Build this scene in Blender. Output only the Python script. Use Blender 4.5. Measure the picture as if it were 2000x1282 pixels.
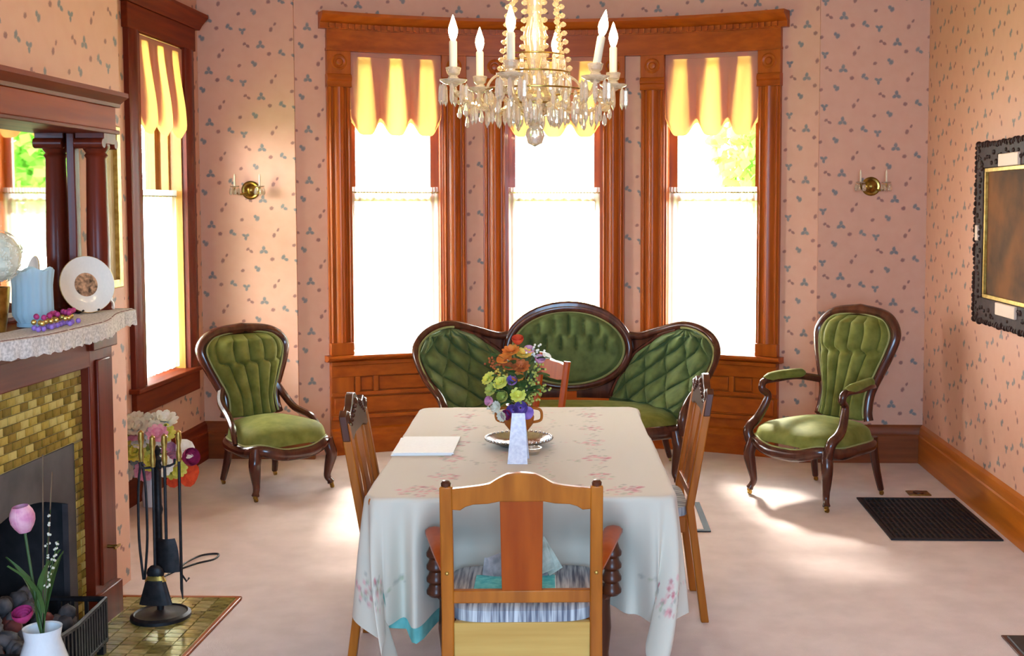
import bpy, bmesh, math, random
import numpy as np
from mathutils import Vector, Matrix, Euler
PI = math.pi
random.seed(7)
for o in list(bpy.data.objects):
    bpy.data.objects.remove(o)
S = bpy.context.scene
C = S.collection

# ------------------------------------------------------------------ camera, world, light, exposure
cam = bpy.data.cameras.new('camera'); cam_o = bpy.data.objects.new('camera', cam); C.objects.link(cam_o)
F_PX, CX, CY = 2300.0, 1127.0, 545.0
cam.sensor_fit = 'HORIZONTAL'; cam.sensor_width = 36.0; cam.lens = F_PX / 2000 * 36
cam.shift_x = -(CX - 1000) / 2000; cam.shift_y = (CY - 641) / 2000
pitch, yaw = math.atan(145 / F_PX), math.atan(68 / F_PX)
cam_o.location = (0, 0, 1.6); cam_o.rotation_euler = (PI / 2 - pitch, 0, yaw)
S.camera = cam_o

W = bpy.data.worlds.new('sky'); S.world = W; W.use_nodes = True
bg = W.node_tree.nodes['Background']; bg.inputs[0].default_value = (0.97, 0.985, 1.0, 1); bg.inputs[1].default_value = 66.0

def light(name, kind, loc, rot, energy, color, **kw):
    l = bpy.data.lights.new(name, kind); o = bpy.data.objects.new(name, l); C.objects.link(o)
    o.location = loc; o.rotation_euler = rot; l.energy = energy; l.color = color
    for k, v in kw.items(): setattr(l, k, v)
    return o
sun = light('sun', 'SUN', (0, 0, 9), (0, 0, 0), 30.0, (1, 0.94, 0.86), angle=math.radians(6.0))
sun.rotation_euler = Vector((0.12, -0.80, -0.575)).to_track_quat('-Z', 'Y').to_euler()
# daylight from the windows of the room part behind the camera
light('daylight_behind', 'AREA', (0.2, -1.75, 1.75), (PI / 2, 0, 0), 520, (0.36, 0.66, 1.0), shape='RECTANGLE', size=2.4, size_y=2.0)

vs = S.view_settings
S.display_settings.display_device = 'sRGB'
vs.view_transform = 'Standard'; vs.look = 'None'; vs.gamma = 1; vs.use_curve_mapping = False
vs.exposure = -0.72

# ------------------------------------------------------------------ materials
def srgb(r, g, b):
    f = lambda c: (c / 12.92 if c <= .04045 else ((c + .055) / 1.055) ** 2.4)
    return (f(r / 255), f(g / 255), f(b / 255), 1)

def new_mat(name):
    m = bpy.data.materials.new(name); m.use_nodes = True
    return m, m.node_tree.nodes, m.node_tree.links, m.node_tree.nodes['Principled BSDF']

def N(nt, t, **kw):
    n = nt.nodes.new(t)
    for k, v in kw.items(): setattr(n, k, v)
    return n

def noise_mat(name, c1, c2, scale=30, rough=.5, metal=0, stretch=(1, 1, 1), bump=0, detail=4, coat=0, sheen=0, sheen_tint=None, rlo=.35, rhi=.65, spec=.5, bump_scale=None):
    m, ns, lk, p = new_mat(name); nt = m.node_tree
    tc = N(nt, 'ShaderNodeTexCoord'); mp = N(nt, 'ShaderNodeMapping'); mp.inputs['Scale'].default_value = stretch
    nz = N(nt, 'ShaderNodeTexNoise'); nz.inputs['Scale'].default_value = scale; nz.inputs['Detail'].default_value = detail
    cr = N(nt, 'ShaderNodeValToRGB'); cr.color_ramp.elements[0].position = rlo; cr.color_ramp.elements[1].position = rhi
    cr.color_ramp.elements[0].color = c1; cr.color_ramp.elements[1].color = c2
    lk.new(tc.outputs['Object'], mp.inputs[0]); lk.new(mp.outputs[0], nz.inputs[0]); lk.new(nz.outputs[0], cr.inputs[0]); lk.new(cr.outputs[0], p.inputs['Base Color'])
    p.inputs['Roughness'].default_value = rough; p.inputs['Metallic'].default_value = metal
    p.inputs['Coat Weight'].default_value = coat; p.inputs['Specular IOR Level'].default_value = spec
    if sheen:
        p.inputs['Sheen Weight'].default_value = sheen; p.inputs['Sheen Roughness'].default_value = .35
        if sheen_tint: p.inputs['Sheen Tint'].default_value = sheen_tint
    if bump:
        b = N(nt, 'ShaderNodeBump'); b.inputs['Strength'].default_value = bump; b.inputs['Distance'].default_value = .003
        src = nz
        if bump_scale:
            src = N(nt, 'ShaderNodeTexNoise'); src.inputs['Scale'].default_value = bump_scale; lk.new(tc.outputs['Object'], src.inputs[0])
        lk.new(src.outputs[0], b.inputs['Height']); lk.new(b.outputs[0], p.inputs['Normal'])
    return m

def wood(name, c1, c2, axis='z', rough=.32, scale=26, coat=.06, spec=.28):
    st = {'x': (.06, 1, 1), 'y': (1, .06, 1), 'z': (1, 1, .06)}[axis]
    return noise_mat(name, c1, c2, scale, rough, stretch=st, bump=.06, detail=6, coat=coat, rlo=.3, rhi=.7, spec=spec)

def plain(name, c, rough=.5, metal=0, emit=None, es=0, spec=.5):
    m, ns, lk, p = new_mat(name)
    c2 = tuple(x * .9 for x in c[:3]) + (1,)
    nt = m.node_tree; nz = N(nt, 'ShaderNodeTexNoise'); nz.inputs['Scale'].default_value = 18
    mx = N(nt, 'ShaderNodeMix', data_type='RGBA'); mx.inputs[6].default_value = c; mx.inputs[7].default_value = c2
    lk.new(nz.outputs[0], mx.inputs[0]); lk.new(mx.outputs[2], p.inputs['Base Color'])
    p.inputs['Roughness'].default_value = rough; p.inputs['Metallic'].default_value = metal; p.inputs['Specular IOR Level'].default_value = spec
    if emit:
        p.inputs['Emission Color'].default_value = emit; p.inputs['Emission Strength'].default_value = es
    return m

def translucent(name, c, ct, tl=.5, tr=.0):
    m, ns, lk, p = new_mat(name); nt = m.node_tree; ns.remove(p)
    out = ns['Material Output']
    d = N(nt, 'ShaderNodeBsdfDiffuse'); d.inputs[0].default_value = c
    t = N(nt, 'ShaderNodeBsdfTranslucent'); t.inputs[0].default_value = ct
    mx = N(nt, 'ShaderNodeMixShader'); mx.inputs[0].default_value = tl
    lk.new(d.outputs[0], mx.inputs[1]); lk.new(t.outputs[0], mx.inputs[2])
    last = mx
    if tr:
        tp = N(nt, 'ShaderNodeBsdfTransparent'); m2 = N(nt, 'ShaderNodeMixShader'); m2.inputs[0].default_value = tr
        lk.new(mx.outputs[0], m2.inputs[1]); lk.new(tp.outputs[0], m2.inputs[2]); last = m2
    lk.new(last.outputs[0], out.inputs[0])
    return m

def pane_mat(name):
    m, ns, lk, p = new_mat(name); nt = m.node_tree; ns.remove(p)
    tp = N(nt, 'ShaderNodeBsdfTransparent'); tp.inputs[0].default_value = (.97, .98, .97, 1)
    g = N(nt, 'ShaderNodeBsdfGlossy'); g.inputs['Roughness'].default_value = .02
    mx = N(nt, 'ShaderNodeMixShader'); lw = N(nt, 'ShaderNodeLayerWeight'); lw.inputs[0].default_value = .15
    mm = N(nt, 'ShaderNodeMath', operation='MULTIPLY'); mm.inputs[1].default_value = .5
    lk.new(lw.outputs['Fresnel'], mm.inputs[0]); lk.new(mm.outputs[0], mx.inputs[0]); lk.new(tp.outputs[0], mx.inputs[1]); lk.new(g.outputs[0], mx.inputs[2])
    lk.new(mx.outputs[0], ns['Material Output'].inputs[0])
    return m

def crystal_mat(name, tint=(1, .96, .88, 1)):
    m, ns, lk, p = new_mat(name); nt = m.node_tree; ns.remove(p)
    g = N(nt, 'ShaderNodeBsdfGlass'); g.inputs['Color'].default_value = tint; g.inputs['IOR'].default_value = 1.5; g.inputs['Roughness'].default_value = .03
    gl = N(nt, 'ShaderNodeBsdfGlossy'); gl.inputs['Roughness'].default_value = .12; gl.inputs[0].default_value = (1, .95, .85, 1)
    mx = N(nt, 'ShaderNodeMixShader'); mx.inputs[0].default_value = .3
    tr = N(nt, 'ShaderNodeBsdfTranslucent'); tr.inputs[0].default_value = tint; df = N(nt, 'ShaderNodeBsdfDiffuse'); df.inputs[0].default_value = tint
    m2 = N(nt, 'ShaderNodeMixShader'); m2.inputs[0].default_value = .5; m3 = N(nt, 'ShaderNodeMixShader'); m3.inputs[0].default_value = .2
    lk.new(g.outputs[0], mx.inputs[1]); lk.new(gl.outputs[0], mx.inputs[2]); lk.new(tr.outputs[0], m2.inputs[1]); lk.new(df.outputs[0], m2.inputs[2])
    lk.new(mx.outputs[0], m3.inputs[1]); lk.new(m2.outputs[0], m3.inputs[2]); lk.new(m3.outputs[0], ns['Material Output'].inputs[0])
    return m

# wallpaper: half-drop repeat of small blue-green and brown leaf sprigs on salmon pink
def wallpaper(name):
    m, ns, lk, p = new_mat(name); nt = m.node_tree
    uv = N(nt, 'ShaderNodeUVMap'); sp = N(nt, 'ShaderNodeSeparateXYZ'); lk.new(uv.outputs[0], sp.inputs[0])
    A, B = .326, .318
    def ma(op, a, b=None):
        n = N(nt, 'ShaderNodeMath', operation=op)
        for i, x in enumerate((a, b)):
            if x is None: continue
            if isinstance(x, (int, float)): n.inputs[i].default_value = x
            else: lk.new(x, n.inputs[i])
        return n.outputs[0]
    ui = ma('FLOOR', ma('ADD', ma('DIVIDE', sp.outputs[0], A), .5))
    du = ma('SUBTRACT', sp.outputs[0], ma('MULTIPLY', ui, A))
    vv = ma('SUBTRACT', sp.outputs[1], ma('MULTIPLY', ui, B / 2))
    vi = ma('FLOOR', ma('ADD', ma('DIVIDE', vv, B), .5))
    dv = ma('SUBTRACT', vv, ma('MULTIPLY', vi, B))
    cb = N(nt, 'ShaderNodeCombineXYZ'); lk.new(du, cb.inputs[0]); lk.new(dv, cb.inputs[1])
    K = A / 365.0
    blue, brown = [], []
    def leaf(lst, x, y, ang, a, b):
        mp = N(nt, 'ShaderNodeMapping', vector_type='TEXTURE')
        mp.inputs['Location'].default_value = (x * K, -y * K, 0); mp.inputs['Rotation'].default_value = (0, 0, math.radians(ang)); mp.inputs['Scale'].default_value = (a * K, b * K, 1)
        lk.new(cb.outputs[0], mp.inputs[0])
        ln = N(nt, 'ShaderNodeVectorMath', operation='LENGTH'); lk.new(mp.outputs[0], ln.inputs[0]); lst.append(ln.outputs['Value'])
    for an in (90, 210, 330):
        leaf(blue, 16 * math.cos(math.radians(an)), -16 * math.sin(math.radians(an)), an, 17, 12)
    for an in (270, 30, 150):
        leaf(blue, -125 + 13 * math.cos(math.radians(an)), -100 - 13 * math.sin(math.radians(an)), an, 15, 10)
    leaf(brown, -112, -10, 35, 13, 9); leaf(brown, -88, 6, -30, 14, 10); leaf(brown, -100, -4, -40, 22, 3)
    leaf(brown, 60, 60, 20, 15, 13)
    leaf(blue, 138, 45, 60, 18, 12); leaf(blue, 158, 62, -20, 16, 11)
    leaf(blue, -55, 118, 10, 12, 13); leaf(blue, -40, 132, 60, 18, 14)
    leaf(brown, -150, 140, 30, 14, 11)
    leaf(brown, 75, -107, 70, 17, 12); leaf(brown, 103, -145, 60, 13, 8)
    def mn(lst):
        o = lst[0]
        for q in lst[1:]: o = ma('MINIMUM', o, q)
        return o
    nz = N(nt, 'ShaderNodeTexNoise'); nz.inputs['Scale'].default_value = 160; lk.new(uv.outputs[0], nz.inputs[0])
    jit = ma('MULTIPLY', ma('SUBTRACT', nz.outputs[0], .5), 1.1)
    def mask(lst):
        mr = N(nt, 'ShaderNodeMapRange'); mr.inputs[1].default_value = 1.25; mr.inputs[2].default_value = .7; mr.inputs[3].default_value = 0; mr.inputs[4].default_value = .78
        lk.new(ma('ADD', mn(lst), jit), mr.inputs[0]); return mr.outputs[0]
    n2 = N(nt, 'ShaderNodeTexNoise'); n2.inputs['Scale'].default_value = 14; n2.inputs['Detail'].default_value = 6; lk.new(uv.outputs[0], n2.inputs[0])
    def mix(f, a, b):
        n = N(nt, 'ShaderNodeMix', data_type='RGBA')
        lk.new(f, n.inputs[0])
        for i, x in ((6, a), (7, b)):
            if isinstance(x, tuple): n.inputs[i].default_value = x
            else: lk.new(x, n.inputs[i])
        return n.outputs[2]
    base = mix(n2.outputs[0], WP1, WP2)
    c = mix(mask(blue), base, srgb(90, 114, 118)); c = mix(mask(brown), c, srgb(128, 84, 82))
    lk.new(c, p.inputs['Base Color']); p.inputs['Roughness'].default_value = .6; p.inputs['Specular IOR Level'].default_value = .3
    return m

WP1, WP2 = srgb(210, 156, 130), srgb(218, 168, 142)
M = {}
M['wallpaper'] = wallpaper('wallpaper')
M['ceiling'] = plain('ceiling_paint', srgb(225, 200, 180), .8)
M['carpet'] = noise_mat('carpet', srgb(216, 196, 188), srgb(226, 206, 198), 7, .95, bump=.5, bump_scale=420, spec=.1)
M['oak'] = wood('golden_oak', srgb(146, 64, 12), srgb(178, 88, 20), 'z')
M['oak_h'] = wood('golden_oak_horizontal', srgb(146, 62, 10), srgb(176, 84, 16), 'x')
M['oak_y'] = wood('golden_oak_lengthwise', srgb(164, 86, 20), srgb(196, 112, 30), 'y')
M['cherry'] = wood('dark_cherry', srgb(86, 28, 16), srgb(112, 40, 20), 'z', rough=.32, coat=.02, spec=.2)
M['cherry_y'] = wood('dark_cherry_lengthwise', srgb(90, 30, 12), srgb(122, 48, 16), 'y', rough=.5, coat=.0, spec=.12)
M['mahog'] = wood('mahogany', srgb(58, 26, 18), srgb(88, 44, 30), 'z', rough=.22, coat=.3, spec=.4)
M['honey'] = wood('honey_oak', srgb(146, 76, 14), srgb(180, 102, 26), 'z', rough=.35, coat=.05)
M['honey_red'] = wood('reddish_oak', srgb(146, 58, 8), srgb(166, 74, 14), 'z', rough=.35, coat=.05)
M['pine'] = wood('pale_pine', srgb(186, 140, 66), srgb(206, 164, 88), 'x', rough=.5)
M['carved'] = wood('dark_carved_oak', srgb(60, 28, 16), srgb(92, 46, 24), 'z', rough=.3)
M['velvet'] = noise_mat('green_velvet', srgb(100, 102, 40), srgb(126, 126, 60), 14, .7, sheen=.45, sheen_tint=srgb(205, 210, 130), spec=.15)
M['velvet_dk'] = noise_mat('green_velvet_sofa', srgb(84, 98, 56), srgb(106, 120, 70), 14, .75, sheen=.6, sheen_tint=srgb(180, 205, 140), spec=.15)
M['piping'] = plain('velvet_piping', srgb(150, 150, 90), .7)
M['pane'] = pane_mat('window_glass')
M['sheer'] = translucent('sheer_voile', (.93, .93, .92, 1), (.97, .97, .95, 1), .7, .55)
M['shade'] = translucent('peach_balloon_fabric', srgb(200, 152, 134), srgb(244, 176, 96), .34)
M['lining'] = translucent('shade_lining', srgb(190, 138, 122), srgb(200, 120, 90), .10)
M['brass'] = noise_mat('aged_brass', srgb(120, 92, 40), srgb(176, 142, 70), 30, .28, 1)
M['gilt'] = noise_mat('gilt', srgb(176, 140, 66), srgb(214, 182, 100), 40, .35, .8, bump=.2)
M['iron'] = noise_mat('black_iron', srgb(22, 20, 22), srgb(40, 36, 38), 40, .5, .4, bump=.2)
M['firebox'] = noise_mat('dark_brick', srgb(24, 20, 22), srgb(44, 38, 40), 12, .9)  # near-black brick for the inside of the firebox
M['plate_iron'] = noise_mat('grey_iron_plate', srgb(56, 48, 50), srgb(78, 68, 68), 8, .55, .3)
M['coal'] = noise_mat('ash_coals', srgb(50, 46, 48), srgb(96, 88, 88), 18, .9, bump=.5)
M['ember'] = noise_mat('red_coals', srgb(84, 36, 30), srgb(120, 54, 44), 18, .9, bump=.5)
M['tile'] = [noise_mat('glazed_tile_%d' % i, a, b, 30, .18, spec=.6) for i, (a, b) in enumerate((
    (srgb(150, 122, 44), srgb(186, 158, 74)), (srgb(118, 92, 30), srgb(150, 122, 50)), (srgb(176, 150, 76), srgb(202, 178, 104)), (srgb(96, 76, 28), srgb(136, 110, 44))))]
M['htile'] = [noise_mat('hearth_tile_%d' % i, a, b, 30, .13, spec=.6) for i, (a, b) in enumerate((
    (srgb(112, 98, 46), srgb(146, 130, 70)), (srgb(96, 84, 40), srgb(128, 112, 58)), (srgb(140, 124, 70), srgb(166, 150, 96))))]
M['grout'] = plain('grout', srgb(176, 156, 100), .8)
M['mirror'] = plain('mirror_glass', (.86, .87, .86, 1), .02, 1)
M['china'] = plain('white_china', srgb(236, 226, 212), .15)
M['white'] = plain('white_paper', srgb(245, 245, 243), .7)
M['whitepot'] = plain('white_ceramic', srgb(232, 234, 236), .2)
M['card'] = noise_mat('printed_card', srgb(236, 236, 244), srgb(214, 214, 228), 90, .6)
M['candle'] = plain('candle_sleeve', srgb(232, 214, 182), .5)
M['bulb'] = plain('lit_bulb', (1, .9, .7, 1), .3, emit=(1, .78, .42, 1), es=60)
M['crystal'] = crystal_mat('crystal')
M['crystal_warm'] = crystal_mat('crystal_warm', (1, .9, .68, 1))
M['frost'] = translucent('frosted_blue_glass', srgb(190, 214, 226), srgb(210, 232, 244), .45)
M['lace'] = noise_mat('lace_scarf', srgb(176, 166, 158), srgb(222, 212, 204), 120, .9, bump=.6)
M['gold_lace'] = noise_mat('gold_lace', srgb(150, 108, 44), srgb(190, 146, 74), 80, .8)
M['frame_dark'] = noise_mat('dark_carved_frame', srgb(34, 18, 14), srgb(56, 32, 26), 40, .55, bump=.3, spec=.15)
M['cream'] = plain('cream_plaque', srgb(226, 198, 172), .5)
M['painting'] = noise_mat('old_oil_painting', srgb(78, 54, 34), srgb(124, 78, 40), 4.5, .7, detail=8, spec=.1)
M['silver'] = noise_mat('silver', srgb(150, 146, 140), srgb(200, 196, 190), 20, .2, 1)
M['amber'] = plain('amber_glaze', srgb(176, 98, 30), .15)
M['stripe'] = None
M['teal'] = noise_mat('teal_cloth', srgb(96, 158, 150), srgb(116, 178, 168), 20, .9)
M['turq'] = noise_mat('turquoise_cover', srgb(46, 168, 176), srgb(110, 200, 200), 60, .4)
M['paperstuff'] = noise_mat('pamphlet_print', srgb(120, 128, 112), srgb(186, 190, 176), 22, .6)
M['greycard'] = noise_mat('grey_card', srgb(112, 104, 104), srgb(160, 150, 146), 30, .7)
M['regframe'] = plain('grey_register_frame', srgb(38, 44, 48), .6, .1, spec=.2)
M['lawn'] = noise_mat('lawn', srgb(96, 132, 60), srgb(130, 160, 84), 2, .9)
M['leafg'] = translucent('tree_leaf', srgb(92, 142, 54), srgb(150, 200, 80), .4)
M['bark'] = noise_mat('bark', srgb(70, 54, 40), srgb(110, 88, 66), 12, .9)
M['stem'] = plain('stem_green', srgb(62, 88, 40), .6)
M['leaf'] = plain('leaf_green', srgb(70, 98, 44), .6)
def petal(n, a, b): M[n] = noise_mat(n, a, b, 40, .7)
petal('p_yellow', srgb(206, 200, 60), srgb(226, 222, 110)); petal('p_orange', srgb(204, 96, 30), srgb(222, 140, 50)); petal('p_red', srgb(206, 62, 30), srgb(232, 84, 40))
petal('p_purple', srgb(118, 84, 170), srgb(160, 120, 200)); petal('p_pink', srgb(214, 130, 164), srgb(236, 176, 190)); petal('p_white', srgb(232, 228, 206), srgb(246, 244, 232))
petal('p_magenta', srgb(150, 30, 90), srgb(180, 50, 110)); petal('p_gold', srgb(206, 160, 50), srgb(226, 196, 90)); petal('p_green', srgb(150, 158, 60), srgb(186, 188, 96))
petal('p_cream', srgb(206, 200, 178), srgb(226, 222, 200)); petal('p_rust', srgb(150, 70, 30), srgb(190, 100, 40))

def stripe_mat():
    m, ns, lk, p = new_mat('striped_seat_fabric'); nt = m.node_tree
    tc = N(nt, 'ShaderNodeTexCoord'); mp = N(nt, 'ShaderNodeMapping'); mp.inputs['Scale'].default_value = (1, .05, .05)
    w = N(nt, 'ShaderNodeTexNoise'); w.inputs['Scale'].default_value = 110; w.inputs['Detail'].default_value = 2
    cr = N(nt, 'ShaderNodeValToRGB'); e = cr.color_ramp.elements
    e[0].position = .35; e[0].color = srgb(96, 98, 110); e[1].position = .62; e[1].color = srgb(196, 196, 196)
    lk.new(tc.outputs['Object'], mp.inputs[0]); lk.new(mp.outputs[0], w.inputs[0]); lk.new(w.outputs[0], cr.inputs[0]); lk.new(cr.outputs[0], p.inputs['Base Color'])
    p.inputs['Roughness'].default_value = .9
    return m
M['stripe'] = stripe_mat()
def cloth_mat():
    m, ns, lk, p = new_mat('embroidered_linen'); nt = m.node_tree
    a = N(nt, 'ShaderNodeVertexColor'); a.layer_name = 'print'
    lk.new(a.outputs[0], p.inputs['Base Color']); p.inputs['Roughness'].default_value = .85; p.inputs['Specular IOR Level'].default_value = .2
    p.inputs['Sheen Weight'].default_value = .15
    return m
M['cloth'] = cloth_mat()

# ------------------------------------------------------------------ mesh helpers
class MB:
    def __init__(s): s.v = []; s.f = []
    def add(s, vs, fs, T=None):
        b = len(s.v)
        s.v += [tuple(T @ Vector(p)) for p in vs] if T is not None else [tuple(p) for p in vs]
        s.f += [tuple(i + b for i in q) for q in fs]
        return s
    def box(s, a, b, T=None):
        x0, y0, z0 = a; x1, y1, z1 = b
        return s.add([(x0, y0, z0), (x1, y0, z0), (x1, y1, z0), (x0, y1, z0), (x0, y0, z1), (x1, y0, z1), (x1, y1, z1), (x0, y1, z1)],
                     [(0, 3, 2, 1), (4, 5, 6, 7), (0, 1, 5, 4), (1, 2, 6, 5), (2, 3, 7, 6), (3, 0, 4, 7)], T)
    def prism(s, poly, d0, d1, fn, T=None):
        n = len(poly)
        vs = [fn(a, b, d0) for a, b in poly] + [fn(a, b, d1) for a, b in poly]
        fs = [tuple(range(n - 1, -1, -1)), tuple(range(n, 2 * n))] + [(i, (i + 1) % n, n + (i + 1) % n, n + i) for i in range(n)]
        return s.add(vs, fs, T)
    def grid(s, fn, nu, nv, cu=False, cv=False, T=None):
        U = nu if cu else nu + 1; V = nv if cv else nv + 1
        vs = [fn(i / nu, j / nv) for i in range(U) for j in range(V)]
        fs = []
        for i in range(nu):
            for j in range(nv):
                i2 = (i + 1) % U; j2 = (j + 1) % V
                fs.append((i * V + j, i2 * V + j, i2 * V + j2, i * V + j2))
        return s.add(vs, fs, T)
    def lathe(s, prof, n=20, T=None):
        k = len(prof); vs = []; fs = []
        for i in range(n):
            a = 2 * PI * i / n
            vs += [(r * math.cos(a), r * math.sin(a), z) for r, z in prof]
        for i in range(n):
            i2 = (i + 1) % n
            for j in range(k - 1):
                fs.append((i * k + j, i2 * k + j, i2 * k + j + 1, i * k + j + 1))
        if prof[0][0] > 1e-6: fs.append(tuple(i * k for i in range(n - 1, -1, -1)))
        if prof[-1][0] > 1e-6: fs.append(tuple(i * k + k - 1 for i in range(n)))
        return s.add(vs, fs, T)
    def tube(s, pts, r, n=8, closed=False, flat=1.0, up=None, T=None):
        pts = [Vector(p) for p in pts]; m = len(pts)
        R = [r] * m if isinstance(r, (int, float)) else list(r)
        vs = []; prev = None
        for i, p in enumerate(pts):
            if closed: t = pts[(i + 1) % m] - pts[i - 1]
            else: t = pts[min(i + 1, m - 1)] - pts[max(i - 1, 0)]
            t = t.normalized() if t.length > 1e-9 else Vector((0, 0, 1))
            if up is not None: ref = Vector(up)
            elif prev is not None: ref = prev
            else: ref = Vector((0, 0, 1)) if abs(t.z) < .9 else Vector((0, 1, 0))
            a = ref - t * ref.dot(t)
            if a.length < 1e-6: a = t.orthogonal()
            a.normalize(); b = t.cross(a); prev = a
            for k in range(n):
                q = 2 * PI * k / n
                vs.append(p + (a * math.cos(q) * flat + b * math.sin(q)) * R[i])
        fs = []
        for i in range(m if closed else m - 1):
            i2 = (i + 1) % m
            for k in range(n):
                k2 = (k + 1) % n
                fs.append((i * n + k, i * n + k2, i2 * n + k2, i2 * n + k))
        if not closed:
            fs.append(tuple(range(n - 1, -1, -1))); fs.append(tuple((m - 1) * n + k for k in range(n)))
        return s.add(vs, fs, T)
    def ball(s, c, r, n=10, m=6, sc=(1, 1, 1), T=None):
        prof = [(math.sin(PI * j / m) * r if 0 < j < m else 0, -math.cos(PI * j / m) * r) for j in range(m + 1)]
        X = Matrix.Translation(c) @ Matrix.Diagonal((sc[0], sc[1], sc[2], 1))
        return s.lathe(prof, n, (T @ X) if T is not None else X)
    def merge(s, o, T=None): return s.add(o.v, o.f, T)

def cr(pts, n=6, closed=False):
    P = [Vector(p) for p in pts]; m = len(P); out = []
    for i in range(m if closed else m - 1):
        g = (lambda k: P[k % m]) if closed else (lambda k: P[max(0, min(m - 1, k))])
        a, b, c, d = g(i - 1), g(i), g(i + 1), g(i + 2)
        for j in range(n):
            t = j / n
            out.append(.5 * ((2 * b) + (c - a) * t + (2 * a - 5 * b + 4 * c - d) * t * t + (3 * b - a - 3 * c + d) * t ** 3))
    if not closed: out.append(P[-1].copy())
    return out
def lin(x, xs, ys): return float(np.interp(x, xs, ys))
def sm(x): x = max(0., min(1., x)); return x * x * (3 - 2 * x)

def mesh(name, mb, mat, smooth=True, angle=38, uvf=None, weld=True):
    me = bpy.data.meshes.new(name); me.from_pydata(mb.v, [], mb.f)
    bm = bmesh.new(); bm.from_mesh(me)
    if weld: bmesh.ops.remove_doubles(bm, verts=bm.verts, dist=1e-6)
    bmesh.ops.recalc_face_normals(bm, faces=bm.faces)
    if uvf:
        L = bm.loops.layers.uv.new('UVMap')
        for f in bm.faces:
            for l in f.loops: l[L].uv = uvf(l.vert.co, f.normal)
    bm.to_mesh(me); bm.free()
    if mat: me.materials.append(mat)
    if smooth:
        me.shade_smooth(); me.set_sharp_from_angle(angle=math.radians(angle))
    return me
def link(name, me, parent=None, loc=None, rot=None, bevel=0, sub=0):
    o = bpy.data.objects.new(name, me); C.objects.link(o)
    if parent: o.parent = parent
    if loc is not None: o.location = loc
    if rot is not None: o.rotation_euler = rot
    if bevel:
        b = o.modifiers.new('bevel', 'BEVEL'); b.width = bevel; b.segments = 2; b.limit_method = 'ANGLE'; b.angle_limit = math.radians(50)
    if sub:
        b = o.modifiers.new('subdivision', 'SUBSURF'); b.levels = sub; b.render_levels = sub
    return o
def obj(name, mb, mat, parent=None, loc=None, rot=None, bevel=0, sub=0, **kw):
    return link(name, mesh(name, mb, mat, **kw), parent, loc, rot, bevel, sub)
def tag(o, label, cat, group=None):
    o['label'] = label; o['category'] = cat
    if group: o['group'] = group
    return o
def thing(name, label, cat, loc=(0, 0, 0), rz=0, group=None):
    o = bpy.data.objects.new(name, None); C.objects.link(o); o.location = loc; o.rotation_euler = (0, 0, rz); o.empty_display_size = .1
    return tag(o, label, cat, group)
def struct(name, mb=None, mat=None, **kw):
    o = obj(name, mb, mat, **kw) if mb is not None else bpy.data.objects.new(name, None)
    if mb is None: C.objects.link(o)
    o['kind'] = 'structure'
    return o
def dup(root, loc, rz, label, group=None):
    r = root.copy(); C.objects.link(r); r.location = loc; r.rotation_euler = (0, 0, rz); r['label'] = label
    if group: r['group'] = group
    for ch in list(root.children):
        c = ch.copy(); C.objects.link(c); c.parent = r
        for g in ch.children:
            d = g.copy(); C.objects.link(d); d.parent = c
    return r
def at(p, d):      # matrix that puts local +Z along d at p
    return Matrix.Translation(p) @ Vector(d).to_track_quat('Z', 'Y').to_matrix().to_4x4()

# ------------------------------------------------------------------ room shell
XL, XR, YB, YF, ZC = -2.57, 1.93, 7.30, -2.0, 3.05
BX, BY, BR = -.35, 4.825, 2.975
def wuv(co, n):
    return (co.y, co.z) if abs(n.x) > abs(n.y) else (co.x, co.z)
def bay(s, d, z):
    a = s / BR; r = BR - d
    return (BX + r * math.sin(a), BY + r * math.cos(a), z)
def buv(co, n): return (math.atan2(co.x - BX, co.y - BY) * BR, co.z)
def arcbox(mb, s0, s1, d0, d1, z0, z1):
    n = max(1, int(abs(s1 - s0) / .06))
    k = [(d0, z0), (d1, z0), (d1, z1), (d0, z1)]
    return arcsweep(mb, k, s0, s1, n)
def arcsweep(mb, prof, s0, s1, n=None):
    n = n or max(1, int(abs(s1 - s0) / .06)); k = len(prof)
    vs = [bay(s0 + (s1 - s0) * i / n, d, z) for i in range(n + 1) for d, z in prof]
    fs = [(i * k + j, i * k + (j + 1) % k, (i + 1) * k + (j + 1) % k, (i + 1) * k + j) for i in range(n) for j in range(k)]
    fs += [tuple(range(k)), tuple(n * k + j for j in range(k - 1, -1, -1))]
    return mb.add(vs, fs)
def vprism(mb, poly, z0, z1):       # (s, d) outline carried up the wall
    return mb.prism(poly, z0, z1, lambda s, d, z: bay(s, d, z))

struct('floor', MB().box((XL - .3, YF - .2, -.1), (XR + .3, 8.0, 0)), M['carpet'], smooth=False)
struct('ceiling', MB().box((XL - .3, YF - .2, ZC), (XR + .3, 8.1, ZC + .1)), M['ceiling'], smooth=False)
WY0, WY1, WZ0, WZ1 = 6.33, 7.0, .60, 2.53          # window of the left wall
wl = MB()
wl.box((XL - .22, YF, 0), (XL, WY0, ZC)); wl.box((XL - .22, WY1, 0), (XL, YB + .2, ZC)); wl.box((XL - .22, WY0, 0), (XL, WY1, WZ0)); wl.box((XL - .22, WY0, WZ1), (XL, WY1, ZC))
struct('wall_left', wl, M['wallpaper'], smooth=False, uvf=wuv)
struct('wall_right', MB().box((XR, YF, 0), (XR + .2, YB + .2, ZC)), M['wallpaper'], smooth=False, uvf=wuv)
FA = 1.62
wb = MB(); wb.box((XL, YB, 0), (BX - FA, YB + .2, ZC)); wb.box((BX + FA, YB, 0), (XR, YB + .2, ZC))
struct('wall_back', wb, M['wallpaper'], smooth=False, uvf=lambda c, n: (c.x + .22, c.z - .041))
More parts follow.
